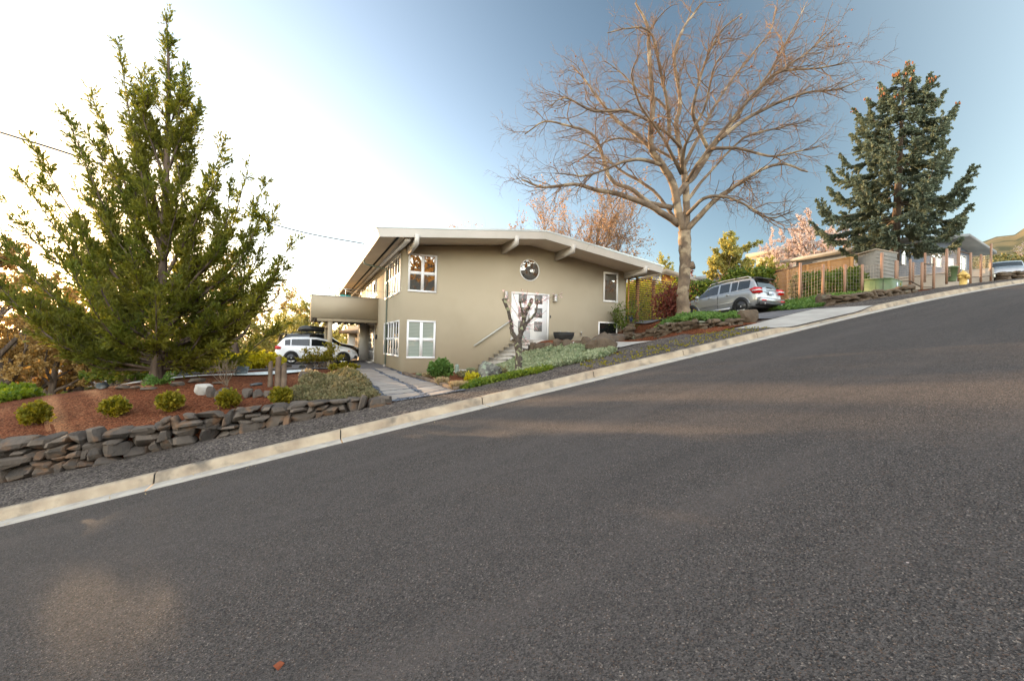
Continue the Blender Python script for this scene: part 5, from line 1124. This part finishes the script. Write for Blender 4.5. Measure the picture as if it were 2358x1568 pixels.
# nandina at the right house corner, maroon shrub behind the slat screen
for (x,y,n,h,l,m,sd,k_) in ((1438,775,17.9,1.5,'thin bamboo like shrub at the right corner of the house','hedge',71,9),(1543,735,14.4,1.5,'dark maroon leafed shrub between slatted screen and sycamore','maroon',72,22)):
    rnd=np.random.default_rng(sd); P=onN(x,y,n); P[2]=g(P[0],P[1]); t=thing('leafy_shrub',P,l,'shrub'); tb_=MB(); lf=MB()
    for k in range(k_):
        q,rr,_=limb(P+rnd.normal(0,.16,3)*[1,1,0],unit([rnd.normal(0,.28),rnd.normal(0,.28),1]),h*rnd.uniform(.6,1.1),.012,rnd,.02,.08,7,.5); tb_.tube(q,rr,4,cap=False)
        for c in q[2:]: leaves(lf,c+rnd.normal(0,.11,(22,3))*[1.4,1.4,.6],.06,rnd,1.4)
    obj('stems',tb_,M['twig'],t); obj('foliage',lf,M[m],t)
# yellow forsythia behind the screen
P=np.array([17.2,21.5,0]); P[2]=g(17.2,21.5); 
rnd=np.random.default_rng(81); mb=MB(); c=P+rnd.normal(0,1,(15000,3))*[.75,1.5,0]+np.stack([0*rnd.random(15000)]*2+[rnd.uniform(.1,2.3,15000)],1); leaves(mb,c,.075,rnd)
t=thing('forsythia',P,'brilliant yellow forsythia glowing behind the slatted screen','shrub'); obj('foliage',mb,M['yellow'],t); sx=MB()
for k in range(16): sx.tube([P+[random.uniform(-.4,.4),random.uniform(-.9,.9),-.05],P+[random.uniform(-.9,.9),random.uniform(-1.6,1.6),2.]],.014,4)
obj('stems',sx,M['twig'],t)
# ------------------------------------------------------------------ street furniture, fences, neighbours
# slatted screen from the house corner to the sycamore
A=np.array([14.62,18.3]); Cq=W(1562,700,24.6)[:2]; Bq=A*.5+Cq*.5
t=thing('slatted_screen',(14.6,18.3,.4),'dark stained horizontal slat screen between house and sycamore','screen')
zt0=3.52; zb0=1.3
for i in range(21):
    z=zb0+i*(zt0-zb0)/20; m=MB()
    m.beam((A[0],A[1],z),(Bq[0],Bq[1],z-.02),.02,.042); m.beam((Bq[0],Bq[1],z-.02),(Cq[0],Cq[1],z-.04),.02,.042); obj('slat',m,M['cedar_dark'],t)
for q,wd in ((A,.06),(A*.82+Cq*.18,.13),(Bq,.13),(Cq,.1)): obj('post',MB().box(q[0]-wd/2,q[0]+wd/2,q[1]+.02,q[1]+.02+wd,g(*q)-.3,zt0+.02),M['cedar'],t)
def posts_fence(name,label,pts,wires,mat,rail=None,mesh_h=None,pw=.09):
    """pts: (x,ytop,ybot,Y) in picture measure; builds posts and welded wire panels"""
    base=[W(x,yb,Y) for x,yt,yb,Y in pts]; tops=[W(x,yt,Y) for x,yt,yb,Y in pts]
    t=thing(name,base[0],label,'fence')
    for b,tp in zip(base,tops):
        obj('post',MB().box(b[0]-pw/2,b[0]+pw/2,b[1]-pw/2,b[1]+pw/2,b[2]-.35,tp[2]),mat,t)
    for i in wires:
        a,b=base[i],base[i+1]; ha=min(tops[i][2]-a[2],tops[i+1][2]-b[2])*.94; m=MB()
        L=np.linalg.norm((b-a)[:2]); nv=max(2,int(L/.13)); 
        for k in range(1,nv):
            p=a+(b-a)*k/nv; m.tube([p+[0,0,.06],p+[0,0,ha]],.0042,3,cap=False)
        for k in range(9):
            z=.06+(ha-.06)*k/8; m.tube([a+[0,0,z],b+[0,0,z]],.0042,3,cap=False)
        obj('wire_panel',m,M['wire'],t)
        r=MB(); r.beam(a+[0,0,.06],b+[0,0,.06],.04,.05)
        if rail and i in rail: r.beam(a+[0,0,ha],b+[0,0,ha],.05,.06)
        obj('bottom_rail',r,M['timber'],t)
    return t
posts_fence('wire_fence','front wire fence with tall reddish timber posts before the green hedge',[(1842,605,692,21.8),(1895,609,678,21.8),(1945,609,677,21.6),(1985,609,677,21.6),(2030,582,672,21.6)],[0,1,2,3],M['cedar_fresh'])
posts_fence('wire_fence','wire fence running back along the upper driveway behind the silver vehicle',[(1842,606,690,21.8),(1740,633,700,27),(1658,653,705,33),(1610,662,706,38)],[0,1,2],M['cedar_fresh'],rail=[0,1,2])
posts_fence('wire_fence','middle run of the wire fence behind the green electrical box',[(2063,600,650,23.5),(2096,597,650,24),(2123,604,664,22.8),(2150,593,664,23.3)],[0,1,2],M['cedar_fresh'],rail=[2])
posts_fence('wire_fence','upper run of the wire fence with the tallest post before the slate house',[(2180,573,640,25.5),(2208,571,634,26.6),(2235,582,641,26.4),(2259,586,640,27.3),(2282,561,637,28.6)],[0,1,2,3],M['cedar_fresh'],rail=[1])
posts_fence('wire_fence','back run of the wire fence along the terrace of the slate house',[(2066,600,646,27),(2103,604,640,27.5),(2130,582,637,27.5),(2206,571,628,30)],[0,1,2],M['cedar_fresh'])
# orange slatted board fence
A=W(1770,628,28.5); Bq=W(1961,594,25.0)
t=thing('board_fence',(A[0],A[1],g(A[0],A[1])),'sunlit orange cedar fence of thin horizontal boards behind the hedge','fence')
for i in range(26):
    f=i/25; m=MB(); a=A+[0,0,-1.75+1.75*f]; b=Bq+[0,0,-1.75+1.75*f]; m.beam(a,b,.02,.058); obj('board',m,M['cedar'],t)
for k in range(5):
    q=A+(Bq-A)*k/4; obj('post',MB().box(q[0]-.06,q[0]+.06,q[1]-.08,q[1]+.04,q[2]-2.2,q[2]+.04),M['cedar'],t)
obj('cap_rail',MB().beam(A+[0,0,.05],Bq+[0,0,.05],.09,.04),M['cedar'],t)
# tall narrow shed
def quadbox(mb,a,b,depth,z0,z1,z1b=None):
    a=np.array(a[:2]);b=np.array(b[:2]); d=b-a; n=np.array([-d[1],d[0]]); n=n/np.linalg.norm(n); 
    if n[1]<0: n=-n
    p=[a,b,b+n*depth,a+n*depth]; z1b=z1 if z1b is None else z1b; zt_=[z1,z1,z1b,z1b]
    lo=[(*q,z0) for q in p]; hi=[(*q,z) for q,z in zip(p,zt_)]
    mb.add(lo+hi,[(0,1,5,4),(1,2,6,5),(2,3,7,6),(3,0,4,7),(4,5,6,7),(0,3,2,1)]); return mb
a=W(1976,588,25.); b=W(2018,576,24.); c=W(2066,586,26.0)
t=thing('garden_shed',b,'tall narrow grey lap sided shed behind the wire fence','shed'); zb_=b[2]-2.9
m=MB(); d_=np.array([a[0]+c[0]-b[0],a[1]+c[1]-b[1]]); cor=[a[:2],b[:2],c[:2],d_]; zt_=[a[2],b[2],c[2]+.05,a[2]+.0]
m.add([(*q,zb_) for q in cor]+[(*q,z) for q,z in zip(cor,zt_)],[(0,1,5,4),(1,2,6,5),(2,3,7,6),(3,0,4,7)]); so1=obj('wall',m,M['shed'],t)
m=MB()
for (p,q,zp,zq) in ((a,b,a[2],b[2]),(b,c,b[2],c[2])):
    for k in range(1,15):
        z=k/15; pa=np.array([p[0],p[1],lerp(zb_,zp,z)]); qb=np.array([q[0],q[1],lerp(zb_,zq,z)]); o_=np.array([0,-.012,0]); m.beam(pa+o_,qb+o_,.02,.012)
obj('lap_boards',m,M['shed'],t)
m=MB(); ct=(b+a)/2; cen=np.mean(cor,axis=0); ex=[(cen+(q-cen)*1.07) for q in cor]; m.add([(*q,z+.01) for q,z in zip(ex,zt_)]+[(*q,z+.07) for q,z in zip(ex,zt_)],[(0,1,5,4),(1,2,6,5),(2,3,7,6),(3,0,4,7),(4,5,6,7),(3,2,1,0)]); obj('roof',m,M['tan'],t)
# green electrical box
P0=W(1990,680,20.6); P1=W(2053,676,20.0); P2=W(2078,674,20.9); h=P0[2]+ (680-640)/FP*20.6-P0[2]
t=thing('electrical_box',P0,'dull green metal electrical box with a white and yellow sticker','electrical box','' or None)
m=MB(); q0,q1,q2=P0[:2],P1[:2],P2[:2]; q3=q0+q2-q1; zl=P1[2]-.1; zh=P1[2]+.68
m.add([(*q,zl) for q in (q0,q1,q2,q3)]+[(*q,zh-(.05 if i in(0,3) else 0)) for i,q in enumerate((q0,q1,q2,q3))],[(0,1,5,4),(1,2,6,5),(2,3,7,6),(3,0,4,7),(4,5,6,7)]); obj('cabinet',m,M['xform'],t)
fd=unit(np.append(q1-q0,0)); nn=np.array([fd[1],-fd[0],0]); 
for k in (.42,.7):
    c=np.append(q0+(q1-q0)*k,0)+nn*.008; obj('door_seam',MB().obox(c+[0,0,(zl+zh)/2+.05],fd*.008,nn*.006,(0,0,.3)),M['dark'] if k>.5 else M['xform'],t)
obj('lid',MB().obox(np.append((q0+q1+q2+q3)/4,zh+.0),(np.append(q1-q0,0))/2*1.02,(np.append(q2-q1,0))/2*1.04,(0,0,.02)),M['xform'],t)
ed=unit(np.append(q2-q1,0)); n2=np.array([ed[1],-ed[0],0]); c=np.append((q1+(q2-q1)*.5),zh-.24)+n2*.01; obj('sticker',MB().obox(c,ed*.09,n2*.004,(0,0,.12)),M['plate'],t)
c=np.append((q1+(q2-q1)*.82),zh-.14)+n2*.01; obj('sticker',MB().obox(c,ed*.05,n2*.004,(0,0,.05)),M['yellow'],t)
# hydrant
P=GP(2218,660,a=18); s_,n_=22.9+.2,8.8+1.3; P=W(2218,659,22.0); P[2]=P[2]
t=thing('fire_hydrant',P,'yellow fire hydrant on the gravel strip near the top of the street','hydrant')
k=1.12
hb=MB().lathe(P-[0,0,.06],[(0,0),(.2*k,0),(.2*k,.07),(.125*k,.09),(.12*k,.5),(.15*k,.52),(.15*k,.56),(.2*k,.57),(.2*k,.61),(.14*k,.66),(.1*k,.74),(.03,.78),(.03,.84),(0,.84)],22); obj('body',hb,M['hydrant'],t,True)
for d,l in (((CR*.95+[0,0,0]),.2),(-CR,.12),((-F0),.2)):
    d=unit([d[0],d[1],0]); obj('nozzle',MB().lathe(P+[0,0,.38*k],[(.06,0),(.06,l),(.085,l),(.085,l+.06),(.03,l+.07),(.03,l+.11),(0,l+.11)],12,d),M['hydrant'],t)
obj('coupling',MB().lathe(P+CR*.22+[0,0,.22],[(.05,-.06),(.05,.1)],8),M['steel'],t)
# green bin, low tan terrace wall, slate house
P=W(2192,640,26.0); m=MB().lathe(P-[0,0,.2],[(.2,0),(.26,.75),(.29,.76),(.29,.84),(0,.9)],14); tag(obj('green_bin',m,M['xform']),'dark green bin standing behind the yellow hydrant','bin')
a=W(2005,640,29); b=W(2285,636,28.8); m=MB(); aa=W(2008,655,28.9);
ta,tb_2=W(2068,638,29.5),W(2289,616,28.9); td=np.array([0,3.,0]); tz=np.array([0,0,-2.6])
m.add([ta,tb_2,tb_2+td,ta+td,ta+tz,tb_2+tz,tb_2+td+tz,ta+td+tz],[(0,1,2,3),(4,5,1,0),(5,6,2,1),(7,4,0,3)]); tag(obj('terrace_wall',m,M['tan']),'pale tan retaining wall under the terrace of the slate house','wall')
a=W(2068,566,33.0); b=W(2240,566,36.0)
t=thing('slate_house',a,'slate grey single storey house with low gable behind the spruce','house'); zb_=a[2]-3.2; dd=unit(np.append(b[:2]-a[:2],0)); nn=np.array([-dd[1],dd[0],0]); 
m=MB(); L=np.linalg.norm((b-a)[:2]); zt_=a[2]+.15
P_=lambda u,z,o=0: np.array([a[0]+dd[0]*u-nn[0]*o,a[1]+dd[1]*u-nn[1]*o,z])
m.poly([P_(0,zb_),P_(L,zb_),P_(L,zt_),P_(L*.72,zt_+.75),P_(0,zt_)]); m.poly([P_(L,zb_),P_(L,zb_)+nn*8,P_(L,zt_)+nn*8,P_(L,zt_)]); m.poly([P_(0,zb_)+nn*8,P_(0,zb_),P_(0,zt_),P_(0,zt_)+nn*8]); obj('wall',m,M['bluehouse'],t)
m=MB(); rr_=[P_(-.8,zt_-.02,1.),P_(L*.72,zt_+.95,1.),P_(L+1.0,zt_-.05,1.)]
for p,q in ((0,1),(1,2)):
    A_,B_=rr_[p],rr_[q]; m.add([A_,B_,B_+nn*10,A_+nn*10,A_+[0,0,.22],B_+[0,0,.22],B_+nn*10+[0,0,.22],A_+nn*10+[0,0,.22]],[(0,1,5,4),(1,2,6,5),(2,3,7,6),(3,0,4,7),(4,5,6,7),(0,3,2,1)])
obj('roof',m,M['roof'],t)
for u,z,wd,ht,nx,ny in ((.35,-1.5,.55,1.5,1,2),(L*.42,-1.35,1.25,1.35,2,2),(L*.78,-1.5,1.1,1.3,2,2)):
    window('window',P_(u,zt_+z),dd,(0,0,1),-nn,wd,ht,nx,ny,t,M['glass'],fr=.06,mul=.07)
dm=MB(); c=P_(L*.62+.45,zt_-1.6,.03); dm.obox(c,dd*.45,nn*.03,(0,0,1.05)); obj('door',dm,M['white'],t)
P=W(2150,600,32.5)
# orange neighbour behind the screen
a=W(1500,640,38.); b=W(1532,632,36.5); c=W(1590,640,40)
t=thing('orange_house',b,'low orange sided neighbour house with flat pale roof behind the slatted screen','house')
m=MB(); zb_=-.5; zt_=b[2]+.05; m.poly([(*W(1455,640,42)[:2],zb_),(*b[:2],zb_),(*b[:2],zt_),(*W(1455,640,42)[:2],zt_)]); m.poly([(*b[:2],zb_),(*c[:2],zb_),(*c[:2],zt_),(*b[:2],zt_)]); obj('wall',m,M['orangehouse'],t)
r0,r1,r2=W(1440,645,43),W(1535,622,35.5),W(1625,648,41); r3=r0+r2-r1; m=MB(); z=W(1535,626,35.5)[2]
zz_=[z-.0,z+.15,z-.1,z-.2]; m.add([(*q[:2],k-.15) for q,k in zip((r0,r1,r2,r3),zz_)]+[(*q[:2],k+.12) for q,k in zip((r0,r1,r2,r3),zz_)],[(0,1,5,4),(1,2,6,5),(2,3,7,6),(3,0,4,7),(4,5,6,7),(0,3,2,1)]); obj('roof',m,M['tan'],t)
p0=W(1502,644,36.8); obj('window',MB().obox(W(1512,645,37.2),unit(b-a)*.5,(0,.05,0),(0,0,.35)),M['white'],t)
# far small roofs
for i,(x0,x1,y,Y,h,lab) in enumerate(((1600,1650,644,52,1.2,'small pale roofed house left of the hedge top'),(1640,1700,640,60,1.5,'low dark roofed house behind the wire fence'),(1815,1890,575,70,4,'tan flat roofed house among the pink cherry trees'))):
    a=W(x0,y,Y); b=W(x1,y,Y+2); t=thing('far_house',a,lab,'house','small houses behind the hedge'); zt_=a[2]
    m=quadbox(MB(),a,b,6,zt_-5,zt_-.05); obj('wall',m,M['tan'] if i!=1 else M['bluehouse'],t)
    e=(b-a)*.12; m=quadbox(MB(),a-e+[0,-.5,0],b+e+[0,-.5,0],8,zt_-.05,zt_+.3,zt_+.6); obj('roof',m,M['roof'] if i<2 else M['tan'],t)
# neighbour seen through the carport
a=W(808,760,52); b=W(850,745,50)
t=thing('green_house',(a[0],a[1],-2),'pale green neighbour house with shallow roof seen through the carport','house')
m=quadbox(MB(),W(800,760,52),W(900,745,49),8,-3,W(820,750,51)[2]); obj('wall',m,M['tan'],t); obj('door',MB().obox(W(812,790,51.4),(.5,0,0),(0,.1,0),(0,0,1.1)),M['white'],t)
m=quadbox(MB(),W(780,775,50),W(905,742,48),10,W(795,768,50)[2],W(795,768,50)[2]+.3,W(820,742,51)[2]+.6); obj('roof',m,M['timber'],t)
# shingle roof at the far left
a=W(-70,870,34); b=W(85,862,36); t=thing('shingle_house',(a[0],a[1],a[2]-2),'dark shingle roofed house at the far left below the slope','house')
m=MB(); A0=W(-70,880,33); B0=W(105,872,35); A1=W(-60,842,38); B1=W(70,846,39)
m.poly([A0,B0,B1,A1]); m.poly([A1,B1,W(120,880,43),W(-60,880,43)]); obj('roof',m,M['shingle'],t); m=MB(); m.poly([A0-[0,0,2.5],B0-[0,0,2.5],B0,A0]); m.poly([B0-[0,0,2.5],W(120,880,43)-[0,0,2.5],W(120,880,43),B1,B0]); obj('wall',m,M['tan'],t)
# overhead wires
tag(obj('overhead_wire',MB().tube(spline([W(-120,270,9),W(0,305,12),W(200,368,16),W(400,440,22),W(600,508,30),W(720,540,36),W(842,562,43)],6),np.linspace(.02,.05,37),5),M['black']),'dark overhead service wire sagging to the roof edge','wire')
tag(obj('overhead_wire',MB().tube([W(-100,90,40),W(0,180,42),W(95,270,44)],.012,4),M['steel']),'faint thin wire at the upper left of the sky','wire')
# black bowl, path lights, pot, leaf
P=onN(1298,777,17.7); P[2]=.235
t=thing('planter_bowl',P,'wide black bowl planter beside the front door','bowl'); obj('bowl',MB().lathe(P+[0,0,.02],[(0,0),(.3,0),(.4,.08),(.46,.22),(.48,.36),(.44,.36),(.42,.3),(0,.28)],32),M['bowl'],t,True)
for s in (-.22,.22): obj('handle',MB().tube([P+[s-.07,0,.37],P+[s-.05,0,.43],P+[s+.05,0,.43],P+[s+.07,0,.37]],.012,6),M['steel'],t)
for (x,y,n,l) in ((1052,855,17.6,'small grey louvred bollard light on bark below the stucco wall'),):
    P=onN(x,y,n); P[2]=g(P[0],P[1]); t=thing('bollard_light',P,l,'light'); obj('lamp',MB().lathe(P,[(.085,0),(.085,.08),(.07,.09),(.085,.1),(.085,.16),(.07,.17),(.085,.18),(.085,.24),(.07,.25),(.085,.26),(.085,.3),(.05,.36),(0,.37)],18),M['xform'] if False else M['green_metal'],t)
P=(8.1,16.95,.2); tag(obj('lantern',MB().lathe(P,[(.13,0),(.13,.1),(.1,.12),(.08,.2),(.04,.24),(0,.25)],12),M['green_metal']),'small green lantern on the top step beside the door','lantern')
P=W(1449,735,24.3); P[2]=1.25; tag(obj('blue_pot',MB().lathe(P,[(.14,0),(.2,.15),(.2,.35),(.15,.42),(.17,.45),(.12,.45)],16),M['bluepot'],None,True),'cobalt blue glazed pot behind the slatted screen','pot')
d=ray(627,1536); q=d*1.45/(-d[2]); s_=q[0]; n_=q[1]; 
for it in range(6): z_=float(V(s_))-.145+.033*(GN-.45-n_); q=d*z_/d[2]; s_,n_=q[0],q[1]
m=MB(); m.poly([q+[0,0,.006],q+[.035,.012,.02],q+[.06,-.0,.008],q+[.055,-.03,.022],q+[.03,-.05,.006],q+[.004,-.026,.024]]); tag(obj('fallen_leaf',m,M['dryleaf']),'reddish brown curled dead leaf lying on the asphalt near the bottom of the picture','leaf')
for i,(x,y,a_,c_,l) in enumerate(((1905,706,.42,.3,'large tan boulder on the weedy bank beside the concrete apron'),(1925,716,.3,.22,'rounded boulder below the large tan one on the weedy bank'),(1880,712,.26,.2,'small boulder left of the large tan one on the weedy bank'))):
    P=W(x,y,19.4); boulder('boulder',P-[0,0,.05],a_,.3,c_,M['rock_brown'],l,900+i)

# far wooded slope, gravel weeds
rnd=np.random.default_rng(77)
def woods(name,x0,x1,Y0,Y1,ytop,mat,n,ls,label,seed):
    rnd=np.random.default_rng(seed); u=rnd.random(n); Yd=rnd.uniform(Y0,Y1,n); X=lerp(x0,x1,u); P=np.array([W(x,800,y) for x,y in zip(X[:400],Yd[:400])]); 
    c=np.array([W(lerp(x0,x1,k/59.),800,lerp(Y0,Y1,rnd.random())) for k in range(60)]); c[:,2]=G(c[:,0],c[:,1])
    hh=np.array([W(lerp(x0,x1,k/59.),ytop+rnd.uniform(-18,22),np.dot(c[k],CF))[2] for k in range(60)])-c[:,2]; hh=np.maximum(hh,2.)
    i=rnd.integers(0,60,n); d=rnd.normal(0,1,(n,3)); d/=np.linalg.norm(d,axis=1)[:,None]; rr=rnd.uniform(.4,1,n)**.5
    p=c[i]+np.stack([d[:,0]*rr*3.4,d[:,1]*rr*3.4,hh[i]*(.5+.5*d[:,2]*rr)],1); mb=MB(); leaves(mb,p,ls,rnd,1.2)
    tag(obj(name,mb,mat),label,'woods',None,'stuff')
woods('far_woods',-160,330,60,85,775,M['hillbush'],60000,.34,'dark far woods on the slope at the left horizon',1)
woods('far_woods',330,900,70,95,775,M['spring'],60000,.34,'yellow green far woods behind the parked cars',2)
woods('hilltop_brush',2230,2420,48,66,598,M['hillbush'],26000,.22,'dark brush behind the parked car at the top of the street',3)
n=320; S_=rnd.uniform(6.5,13,n); N_=9.35+rnd.random(n)**1.2*1.7; c=np.repeat(np.stack([S_,N_,V(S_)-.01],1),5,0)+rnd.normal(0,.025,(n*5,3))*[1,1,.3]; mb=MB(); leaves(mb,c,.028,rnd,1.4,np.array([[0,0,1.]]))
tag(obj('verge_weeds',mb,M['golden']),'sparse dry yellow weeds scattered in the gravel verge','weeds',None,'stuff')
n=170; S_=rnd.uniform(-4,22,n); N_=8.1+rnd.random(n)**.4*.85; c=np.repeat(np.stack([S_,N_,V(S_)-.145+.033*(9-.45-N_)+.012],1),2,0)+rnd.normal(0,.02,(n*2,3))*[1,1,.1]; mb=MB(); leaves(mb,c,.016,rnd,1.1)
tag(obj('gutter_litter',mb,M['grasstan']),'tiny dry leaf bits lying along the gutter','litter',None,'stuff')
